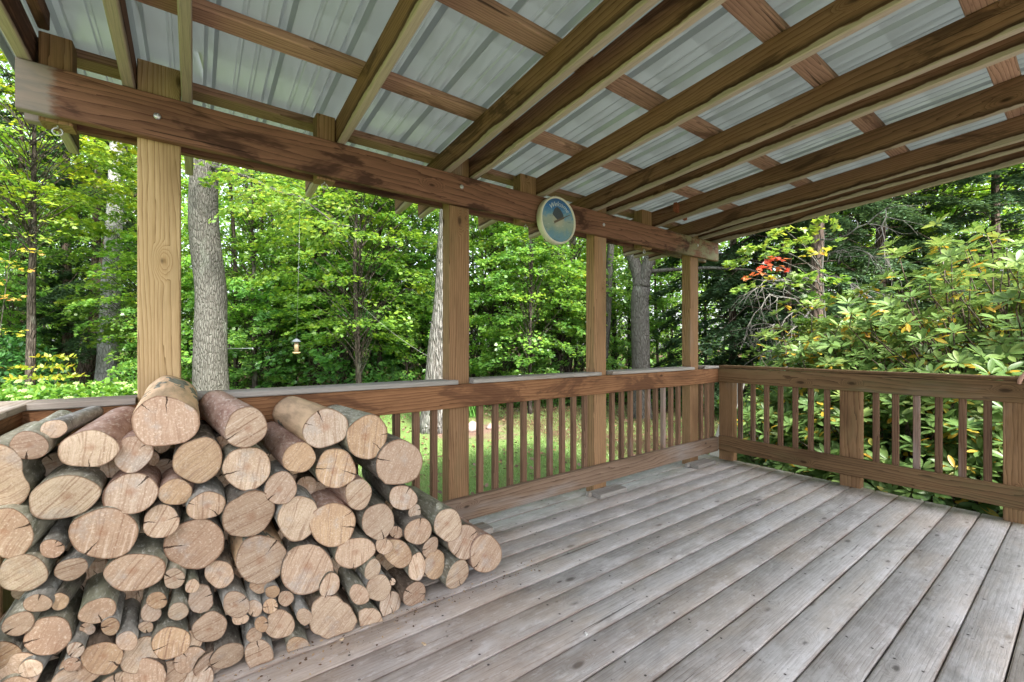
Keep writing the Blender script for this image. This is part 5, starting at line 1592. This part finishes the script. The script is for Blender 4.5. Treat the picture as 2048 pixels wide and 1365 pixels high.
stone("low stone in the mulch at the foot of the pale shaggy trunk", gpos(905, 7.6, GZ + .03), (.11, .10, .07), 3)
p = gpos(948, 9.6)
rg = np.random.default_rng(8)
n = 120
P = np.zeros((n, 3)); P[:, :2] = rg.normal(0, .09, (n, 2))
D = np.array([0, 0, 1.0])[None] + rg.normal(0, .35, (n, 3)); D[:, 2] = 1
ir = leaf_mesh("iris_clump", P, D, rg.normal(0, 1, (n, 3)), .42 * (.7 + .5 * rg.random(n)), np.clip(rg.normal(.4, .15, n), 0, 1), [(0, .03, 0), (0, -.03, 0), (.6, -.025, .03), (1, 0, .12), (.6, .025, .03)])
o_ = link(ir, "iris_clump", M_grass, None, p); o_.color = (.9, 1.2, 1, 1)
tag(o_, "clump of upright sword-shaped leaves on the lawn behind the mulch", "plant")

FD = 7.0
f0 = at_depth(593, 697, FD)
top = at_depth(600, 395, FD)
feeder = empty("bird_feeder", f0, "tube bird feeder with a grey cap hanging on a long wire", "bird feeder")
bm = bmesh.new()
prof = [(0.0, .155), (.012, .155), (.02, .15), (.045, .135), (.072, .105), (.066, .10), (.0, .105)]
def lathe(prof, n=24):
    bm = bmesh.new(); rings = []
    for r, z in prof:
        rings.append([bm.verts.new((r * math.cos(6.2832 * k / n), r * math.sin(6.2832 * k / n), z)) for k in range(n)] if r > 1e-6 else [bm.verts.new((0, 0, z))])
    for a, b in zip(rings[:-1], rings[1:]):
        for k in range(n):
            k2 = (k + 1) % n
            va = [a[0]] if len(a) == 1 else [a[k], a[k2]]
            vb = [b[0]] if len(b) == 1 else [b[k2], b[k]]
            f = bm.faces.new(va + vb); f.smooth = True
    bmesh.ops.recalc_face_normals(bm, faces=bm.faces)
    return bm
link(bm_mesh(lathe(prof), "cap"), "cap", simple("feeder_cap", (.08, .095, .11), .8, var=.1), feeder, f0)
tb = lathe([(0, .10), (.034, .10), (.034, -.07), (0, -.07)])
tube = link(bm_mesh(tb, "tube"), "tube", simple("seed_tube", (.21, .15, .08), .6, var=.35, scale=60), feeder, f0)
link(bm_mesh(lathe([(0, -.07), (.05, -.07), (.056, -.062), (.058, -.075), (.036, -.09), (0, -.09)]), "tray"), "tray", simple("feeder_tray", (.36, .25, .14), .6), feeder, f0)
for k in range(4):
    a = k * 1.57 + .6; z = .045 if k % 2 else -.015
    bm = bmesh.new(); tube_bm(bm, [(math.cos(a) * .03, math.sin(a) * .03, z), (math.cos(a) * .075, math.sin(a) * .075, z - .004)], [.004, .003], 6)
    link(bm_mesh(bm, "perch"), "perch", M_rust, tube, f0)
bm = bmesh.new(); tube_bm(bm, [(0, 0, .15), tuple((top - f0) * .5 + Vector((.004, 0, 0))), tuple(top - f0)], [.0014] * 3, 6)
link(bm_mesh(bm, "hanging_wire"), "hanging_wire", M_steel, feeder, f0)
# limb of the thick grey tree that carries the wire
bm = bmesh.new()
pl = [at_depth(412, 330, 7.6), at_depth(470, 345, 7.3), at_depth(560, 385, 7.05), at_depth(600, 394, 7.0), at_depth(680, 455, 6.9)]
limb_bm(bm, [tuple(q - bA) for q in pl], .045, .010, 7)
rg = np.random.default_rng(31); acc = [[], [], [], [], []]
for k in range(26):
    q = pl[int(rg.integers(1, 5))] - bA + Vector(tuple(rg.normal(0, .3, 3)))
    dd_ = rg.normal(0, 1, 3) * (1, 1, .2)
    limb_bm(bm, [tuple(q), tuple(q + Vector(tuple(unit(dd_) * .5)))], .006, .002, 4)
    for a_, w_ in zip(acc, spray_leaves(rg, np.array(q), dd_, .8, 55, .072, .85)): a_.append(w_)
lo = link(bm_mesh(bm, "limb", True), "limb", TB['grey'], tA, bA)
leaves_obj("foliage", [np.concatenate(a_) for a_ in acc], MAPLE, M_leaf, lo, bA)
# bracket on the same tree
p0 = at_depth(455, 698, 7.45); p1 = at_depth(506, 697, 7.2)
bm = bmesh.new(); tube_bm(bm, [tuple(Vector((0, 0, 0))), tuple(p1 - p0), tuple(p1 - p0 + Vector((0, 0, -.035)))], [.006, .005, .005], 6)
o_ = link(bm_mesh(bm, "hook_arm", True), "hook_arm", M_steel, None, p0); tag(o_, "thin metal hook arm sticking out of the thick grey trunk", "hook")
# rope from the tree to high up on the left
a = at_depth(862, 716, 7.95); b = at_depth(705, 592, 8.6)
bm = bmesh.new()
m = 14; pts = []
for k in range(m + 1):
    q = a.lerp(b, k / m) - a; q.z -= .10 * 4 * (k / m) * (1 - k / m); pts.append(tuple(q))
tube_bm(bm, pts, [.0020] * (m + 1), 6)
o_ = link(bm_mesh(bm, "rope", True), "rope", simple("white_cord", (.26, .26, .23), .8), None, a); tag(o_, "white cord running slantwise up from the pale shaggy trunk", "cord")
# ------------------------------------------------------------------ round dial on the beam
DC = Vector((2.03, YB - 0.032, 2.018)); DR = 0.158
dial = empty("wall_thermometer", DC, "round dial with a white rim and a painted blue lake scene, hung on the beam", "thermometer")
qx = Quaternion((1, 0, 0), R(90))
def ylathe(prof, n=48):
    bm = lathe(prof, n)
    bmesh.ops.rotate(bm, verts=bm.verts, matrix=Matrix.Rotation(R(90), 3, 'X'))
    return bm
# local lathe z becomes -y : towards the viewer
rim = [(DR - .009, .016), (DR - .008, .024), (DR - .004, .028), (DR + .002, .027), (DR + .006, .016), (DR + .006, -.020), (DR - .004, -.027), (0, -.027)]
link(bm_mesh(ylathe(rim), "rim"), "rim", simple("cream_plastic", (.60, .575, .48), .4, var=.06), dial, DC)
t = NT("dial_picture")
o = t.obj(); s = t.sep(o)
n1 = t.noise(o, 22, 5, .65, .6); n2 = t.noise(t.scale(o, (14, 14, 60)), 1, 4, .7)
zz = t.math('ADD', s[2], t.math('MULTIPLY', t.math('SUBTRACT', n1, .5), .16))
col = t.ramp(t.mapr(zz, -.15, .15, smooth=False), [(0.0, (.10, .22, .30)), (.2, (.13, .24, .27)), (.32, (.22, .29, .24)), (.55, (.27, .32, .28)), (.66, (.11, .25, .36)), (.80, (.03, .14, .34)), (1.0, (.02, .07, .20))])
rd = t.math('SQRT', t.math('ADD', t.math('MULTIPLY', s[0], s[0]), t.math('MULTIPLY', s[2], s[2])))
col = t.mix(t.math('MULTIPLY', t.mapr(rd, .075, .02), .45), col, (.46, .40, .27))
col = t.mix(t.mapr(n2, .56, .70, 0, .6), col, (.06, .12, .15))
col = t.mix(t.mapr(n2, .40, .28, 0, .55), col, (.50, .56, .54))
t.l(col, t.p.inputs['Base Color']); t.p.inputs['Roughness'].default_value = .3
link(bm_mesh(ylathe([(DR - .0085, .018), (0, .018)]), "face"), "face", t.m, dial, DC)
# bird with a chequered back on the picture
t = NT("chequered_bird")
o = t.obj()
ck = t.n('ShaderNodeTexChecker'); t.l(o, ck.inputs['Vector']); ck.inputs['Scale'].default_value = 190
ck.inputs['Color1'].default_value = (.014, .018, .024, 1); ck.inputs['Color2'].default_value = (.07, .10, .12, 1)
t.l(ck.outputs[0], t.p.inputs['Base Color']); t.p.inputs['Roughness'].default_value = .35
bm = bmesh.new()
out_ = [(-.052, .035), (-.035, .075), (-.010, .092), (.018, .080), (.042, .055), (.050, .035), (.030, .022), (.012, .006), (-.004, .000), (-.022, .012)]
f_ = [bm.verts.new((x, -.0195, z)) for x, z in out_]; b_ = [bm.verts.new((x, -.0183, z)) for x, z in out_]
bm.faces.new(f_); bm.faces.new(list(reversed(b_)))
for k in range(len(out_)): bm.faces.new((f_[k], b_[k], b_[(k+1) % len(out_)], f_[(k+1) % len(out_)]))
bmesh.ops.recalc_face_normals(bm, faces=bm.faces)
link(bm_mesh(bm, "painted_bird"), "painted_bird", t.m, dial, DC)
# needle
bm = bmesh.new()
a = R(27); ca, sa = math.cos(a), math.sin(a)
for (u0, u1, w0, w1) in [(-.045, .055, .0075, .0065), (.055, .125, .003, .0018)]:
    vs = []
    for yy in (-.0235, -.0225):
        for (u_, w_) in ((u0, w0), (u1, w1), (u1, -w1), (u0, -w0)):
            vs.append(bm.verts.new((u_ * ca - w_ * sa, yy, u_ * sa + w_ * ca)))
    bm.faces.new(vs[:4]); bm.faces.new(vs[7:3:-1])
    for k in range(4): bm.faces.new((vs[k], vs[4 + k], vs[4 + (k+1) % 4], vs[(k+1) % 4]))
bmesh.ops.recalc_face_normals(bm, faces=bm.faces)
link(bm_mesh(bm, "needle"), "needle", simple("needle_brown", (.10, .075, .05), .5), dial, DC)
# script across the top: Welcome
cu = bpy.data.curves.new("lettering", 'FONT'); cu.body = "Welcome"; cu.size = .046; cu.shear = .35; cu.align_x = 'CENTER'; cu.extrude = .0004
tmp = bpy.data.objects.new("lettering", cu); COL.objects.link(tmp)
dg = bpy.context.evaluated_depsgraph_get()
me = bpy.data.meshes.new_from_object(tmp.evaluated_get(dg)); bpy.data.objects.remove(tmp)
me.name = "lettering"
for v in me.vertices:   # bend it along the top of the dial
    x, y = v.co.x, v.co.y
    rr_ = .098 + y; th = x / .105
    v.co = Vector((math.sin(th) * rr_ + .006, -.0205 + v.co.z, math.cos(th) * rr_))
link(me, "lettering", simple("lettering_pale", (.50, .56, .58), .5, var=.05), dial, DC)
# white ticks at the upper rim
bm = bmesh.new(); tube_bm(bm, [(0, .0, DR + .006), (0, .01, DR + .02)], [.003, .003], 6)
link(bm_mesh(bm, "hanger"), "hanger", M_steel, dial, DC)

# ------------------------------------------------------------------ chips on the deck
M_chip = simple("wood_chip", (.55, .42, .28), .8, var=.2)
def chip(label, px, py, r, seed, mat=None):
    x, y, v = ray(px, py); tt = CAMZ / -v
    bm = bmesh.new()
    rg = random.Random(seed); n = 7
    lo_ = []; hi = []
    for k in range(n):
        a = 6.283 * k / n; q = r * rg.uniform(.55, 1.1)
        lo_.append(bm.verts.new((math.cos(a) * q * 1.6, math.sin(a) * q * .8, .0))); hi.append(bm.verts.new((math.cos(a) * q * 1.3, math.sin(a) * q * .6, .004 + .002 * rg.random())))
    bm.faces.new(list(reversed(lo_))); bm.faces.new(hi)
    for k in range(n): bm.faces.new((lo_[k], lo_[(k+1) % n], hi[(k+1) % n], hi[k]))
    o = link(bm_mesh(bm, "wood_chip"), "wood_chip", mat or M_chip, None, (x * tt, y * tt, .002), Quaternion((0, 0, 1), seed))
    tag(o, label, "wood chip")
chip("white chip alone on the deck right of the log pile's foot", 1172, 1270, .009, 1, simple("white_chip", (.75, .75, .72), .7))
chip("tan wood chip on the deck at the pile's right foot, in a seam", 848, 1290, .008, 2)
chip("tan wood chip beside the big ragged log", 684, 1281, .009, 3)
chip("dark bark chip on the deck by the pile's right end, under the rail", 962, 1056, .022, 4, simple("bark_chip", (.11, .055, .035), .8))

# sawdust and bark crumbs along the foot of the pile
rg = np.random.default_rng(99)
n = 420
P = np.zeros((n, 3)); P[:, 0] = rg.uniform(-0.35, 1.45, n); P[:, 1] = 1.80 - np.abs(rg.normal(0, .075, n)) - .01 + 0.02 * rg.random(n); P[:, 2] = 0.003 + .002 * rg.random(n)
sd = leaf_mesh("sawdust", P, rg.normal(0, 1, (n, 3)) * (1, 1, .15), np.array([0, 0, 1.0])[None] + rg.normal(0, .25, (n, 3)), 0.010 * (0.4 + 1.1 * rg.random(n) ** 2), rg.choice((1.3, 1.35, 1.7, 1.9), n), OVATE)
o_ = link(sd, "sawdust", leaf_mat("crumbs", [(0.6, (0.52, 0.38, 0.24)), (0.72, (0.50, 0.36, 0.22)), (0.85, (0.16, 0.10, 0.065)), (1.0, (0.10, 0.07, 0.05))], trans=0.1, gloss=0.0)); o_.color = (1, 1, 1, 1); tag(o_, kind="stuff")
# ------------------------------------------------------------------ person at the right railing (only the hand reaches into the frame)
def skin_obj(name, joints, edges, mat, parent, loc, sub=2, root=0):
    me = bpy.data.meshes.new(name)
    me.from_pydata([tuple(j[0]) for j in joints], edges, [])
    tmp = bpy.data.objects.new(name + "_skeleton", me); COL.objects.link(tmp)
    md = tmp.modifiers.new("skin", 'SKIN'); md.use_smooth_shade = True; md.branch_smoothing = 0.6
    for i, v in enumerate(me.skin_vertices[0].data):
        r = joints[i][1]; v.radius = r if isinstance(r, tuple) else (r, r); v.use_root = (i == root)
    sm = tmp.modifiers.new("sub", 'SUBSURF'); sm.levels = sub; sm.render_levels = sub
    dg = bpy.context.evaluated_depsgraph_get()
    m2 = bpy.data.meshes.new_from_object(tmp.evaluated_get(dg)); m2.name = name
    bpy.data.objects.remove(tmp)
    for p in m2.polygons: p.use_smooth = True
    m2.materials.clear()
    return link(m2, name, mat, parent, loc)
t = NT("skin")
o = t.obj(); n1 = t.noise(o, 60, 4); n2 = t.noise(o, 14, 3)
c = t.mix(n1, (0.50, 0.27, 0.20), (0.62, 0.38, 0.29)); c = t.mix(t.mapr(n2, .5, .75, 0, .5), c, (0.55, 0.22, 0.17))
t.l(c, t.p.inputs['Base Color']); t.p.inputs['Roughness'].default_value = .5; t.p.inputs['Subsurface Weight'].default_value = .1
t.p.inputs['Subsurface Radius'].default_value = (.01, .004, .002)
M_skin = t.m
M_shirt = simple("shirt_cotton", (.16, .20, .26), .85, var=.15, scale=60)
M_jeans = simple("denim", (.07, .09, .14), .85, var=.25, scale=120)
PB = Vector((3.97, -0.27, 0.0))
person = empty("person", PB, "person in a blue-grey shirt at the right railing, one hand holding its cap", "person")
def L_(x, y, z): return (x - PB.x, y - PB.y, z)
# faces +X; left arm (towards +Y) goes to the rail
J = [(L_(3.97, -.27, .98), (.15, .11)), (L_(3.97, -.27, 1.18), (.13, .10)), (L_(3.965, -.27, 1.38), (.15, .105)), (L_(3.965, -.27, 1.50), (.06, .06)), (L_(3.985, -.27, 1.58), (.055, .058)),
     (L_(3.965, -.115, 1.42), .055), (L_(3.985, .06, 1.17), .040), (L_(4.215, .205, .995), .025),
     (L_(3.965, -.43, 1.42), .055), (L_(3.945, -.50, 1.12), .040), (L_(4.00, -.50, .86), .026),
     (L_(3.97, -.18, .92), .085), (L_(3.985, -.17, .50), .058), (L_(3.955, -.17, .09), .038),
     (L_(3.97, -.36, .92), .085), (L_(3.98, -.37, .50), .058), (L_(3.955, -.37, .09), .038),
     (L_(4.08, -.165, .035), .034), (L_(4.08, -.375, .035), .034)]
E = [(0, 1), (1, 2), (2, 3), (3, 4), (2, 5), (5, 6), (6, 7), (2, 8), (8, 9), (9, 10), (0, 11), (11, 12), (12, 13), (0, 14), (14, 15), (15, 16), (13, 17), (16, 18)]
# the holding hand: palm on the cap, fingers over its outer edge, thumb down its inner face
def fing(pts, rads, base):
    i0 = len(J)
    for p, r in zip(pts, rads): J.append((L_(*p), r))
    E.append((base, i0))
    for k in range(len(pts) - 1): E.append((i0 + k, i0 + k + 1))
J.append((L_(4.275, .235, .972), (.034, .017))); E.append((7, len(J) - 1)); palm = len(J) - 1
for k, (yy, ln) in enumerate([(.285, .0), (.262, .006), (.238, .002), (.216, -.008)]):
    fing([(4.322, yy, .972), (4.362 + ln, yy, .970), (4.396 + ln, yy, .958), (4.404 + ln * .6, yy, .930), (4.398, yy, .910)], [.0108, .0100, .0095, .0088, .0075], palm)
fing([(4.252, .272, .968), (4.232, .290, .950), (4.230, .298, .925), (4.236, .300, .902)], [.014, .0125, .0115, .0095], palm)
# the other hand hangs
J.append((L_(4.005, -.50, .79), (.018, .034))); E.append((10, len(J) - 1)); palm2 = len(J) - 1
for k, (xx, ln) in enumerate([(4.035, 0), (4.014, .008), (3.993, .004), (3.974, -.012)]):
    fing([(xx, -.50, .745), (xx + .004, -.497, .708 - ln), (xx + .004, -.485, .678 - ln), (xx, -.472, .656 - ln)], [.0105, .0098, .009, .0078], palm2)
fing([(4.035, -.487, .79), (4.055, -.478, .762), (4.060, -.472, .735)], [.013, .0115, .0095], palm2)
body = skin_obj("body", J, E, M_skin, person, PB)
# head with face
bm = bmesh.new(); bmesh.ops.create_uvsphere(bm, u_segments=40, v_segments=28, radius=1)
for v in bm.verts:
    x, y, z = v.co
    X = x * .095; Y = y * .075; Z = z * .118
    if z < 0: Y *= 1 - .28 * z * z; X *= 1 - .10 * z * z
    if x > .6:
        X += .018 * math.exp(-((y / .16) ** 2 + ((z + .12) / .20) ** 2))           # nose
        X -= .010 * (math.exp(-(((y - .36) / .16) ** 2 + ((z - .05) / .10) ** 2)) + math.exp(-(((y + .36) / .16) ** 2 + ((z - .05) / .10) ** 2)))
        X += .006 * math.exp(-((y / .26) ** 2 + ((z + .46) / .07) ** 2)) - .004 * math.exp(-((y / .26) ** 2 + ((z + .40) / .025) ** 2))
        X += .007 * math.exp(-((y / .25) ** 2 + ((z + .78) / .14) ** 2))
    v.co = Vector((X, Y, Z))
for sy in (1, -1):
    e = bmesh.ops.create_uvsphere(bm, u_segments=12, v_segments=8, radius=1)['verts']
    for v in e: v.co = Vector((v.co.x * .022 - .004, v.co.y * .009 + sy * .078, v.co.z * .032 - .004))
HC = Vector((3.995, -.27, 1.68))
head = link(bm_mesh(bm, "head", True), "head", M_skin, person, HC)
for sy in (1, -1):
    bm = bmesh.new(); bmesh.ops.create_uvsphere(bm, u_segments=12, v_segments=8, radius=.0115)
    link(bm_mesh(bm, "eye", True), "eye", simple("eye", (.05, .04, .035), .2), head, HC + Vector((.073, sy * .028, .006)))
bm = bmesh.new(); bmesh.ops.create_uvsphere(bm, u_segments=32, v_segments=20, radius=1)
bmesh.ops.delete(bm, geom=[v for v in bm.verts if v.co.z < -.45 or (v.co.x > .45 and v.co.z < .45)], context='VERTS')
for v in bm.verts:
    q = 1 + .05 * mnoise.noise(v.co * 9)
    v.co = Vector((v.co.x * .104 * q - .004, v.co.y * .085 * q, v.co.z * .126 * q))
bmesh.ops.solidify(bm, geom=bm.faces[:], thickness=.006)
link(bm_mesh(bm, "hair", True), "hair", simple("brown_hair", (.07, .045, .03), .7, var=.4, scale=200), head, HC)
# clothes
def grow(idx, k): return [(J[i][0], tuple(r * k + .006 for r in J[i][1]) if isinstance(J[i][1], tuple) else J[i][1] * k + .006) for i in idx]
sh = grow([0, 1, 2], 1.06) + [(L_(3.965, -.115, 1.42), .066), (L_(3.985, .06, 1.17), .055), (L_(4.09, .128, 1.09), .044), (L_(3.965, -.43, 1.42), .066), (L_(3.945, -.50, 1.12), .054), (L_(3.965, -.50, 1.0), .044)] + [(L_(3.965, -.27, 1.46), .075)]
skin_obj("shirt", sh, [(0, 1), (1, 2), (2, 3), (3, 4), (4, 5), (2, 6), (6, 7), (7, 8), (2, 9)], M_shirt, person, PB)
tr = [(L_(3.97, -.27, 1.0), (.158, .118)), (L_(3.97, -.18, .90), .10), (L_(3.985, -.17, .50), .074), (L_(3.96, -.17, .10), .058), (L_(3.97, -.36, .90), .10), (L_(3.98, -.37, .50), .074), (L_(3.96, -.37, .10), .058)]
skin_obj("trousers", tr, [(0, 1), (1, 2), (2, 3), (0, 4), (4, 5), (5, 6)], M_jeans, person, PB)
for yy in (-.168, -.372):
    skin_obj("shoe", [((3.93 - PB.x, yy - PB.y, .045), (.044, .044)), ((4.02 - PB.x, yy - PB.y, .045), (.044, .044)), ((4.12 - PB.x, yy - PB.y, .035), (.046, .034)), ((4.165 - PB.x, yy - PB.y, .032), (.034, .028))], [(0, 1), (1, 2), (2, 3)], simple("shoe_leather", (.06, .05, .045), .6), person, PB)
SKY_STRENGTH = 0.15
SUN_STRENGTH = 2.9
EXPOSURE = 2.15
# ------------------------------------------------------------------ light
w = bpy.data.worlds.new("World"); scn.world = w; w.use_nodes = True
nt = w.node_tree; nt.nodes.clear()
sky = nt.nodes.new('ShaderNodeTexSky'); sky.sky_type = 'NISHITA'; sky.sun_disc = False
SUN_EL, SUN_AZ = R(50), R(184)
sky.sun_elevation = SUN_EL; sky.sun_rotation = SUN_AZ
sky.air_density = 1.0; sky.dust_density = 3.0; sky.ozone_density = 1.0
hs = nt.nodes.new('ShaderNodeHueSaturation'); hs.inputs['Saturation'].default_value = 0.45
bg = nt.nodes.new('ShaderNodeBackground'); bg.inputs['Strength'].default_value = SKY_STRENGTH
out = nt.nodes.new('ShaderNodeOutputWorld')
nt.links.new(sky.outputs[0], hs.inputs['Color']); nt.links.new(hs.outputs[0], bg.inputs[0]); nt.links.new(bg.outputs[0], out.inputs[0])
sl = bpy.data.lights.new("sun", 'SUN'); sl.energy = SUN_STRENGTH; sl.angle = R(9); sl.color = (1.0, 0.95, 0.86)
so = bpy.data.objects.new("sun", sl); COL.objects.link(so)
# sun_rotation is measured clockwise from +Y: direction to the sun
d = Vector((math.sin(SUN_AZ) * math.cos(SUN_EL), math.cos(SUN_AZ) * math.cos(SUN_EL), math.sin(SUN_EL)))
so.rotation_mode = 'QUATERNION'; so.rotation_quaternion = d.to_track_quat('Z', 'Y')
vs = scn.view_settings
vs.view_transform = 'Standard'; vs.look = 'None'; vs.gamma = 1.0; vs.use_curve_mapping = False
vs.exposure = EXPOSURE
scn.render.engine = 'CYCLES'
scn.cycles.max_bounces = 10; scn.cycles.diffuse_bounces = 7; scn.cycles.glossy_bounces = 3; scn.cycles.transmission_bounces = 8; scn.cycles.transparent_max_bounces = 4
scn.cycles.caustics_reflective = False; scn.cycles.caustics_refractive = False
scn.cycles.use_denoising = True
scn.cycles.denoiser = 'OPENIMAGEDENOISE'
scn.cycles.denoising_input_passes = 'RGB_ALBEDO_NORMAL'
scn.cycles.denoising_prefilter = 'NONE'
scn.cycles.use_adaptive_sampling = False
scn.cycles.sample_clamp_indirect = 4.0
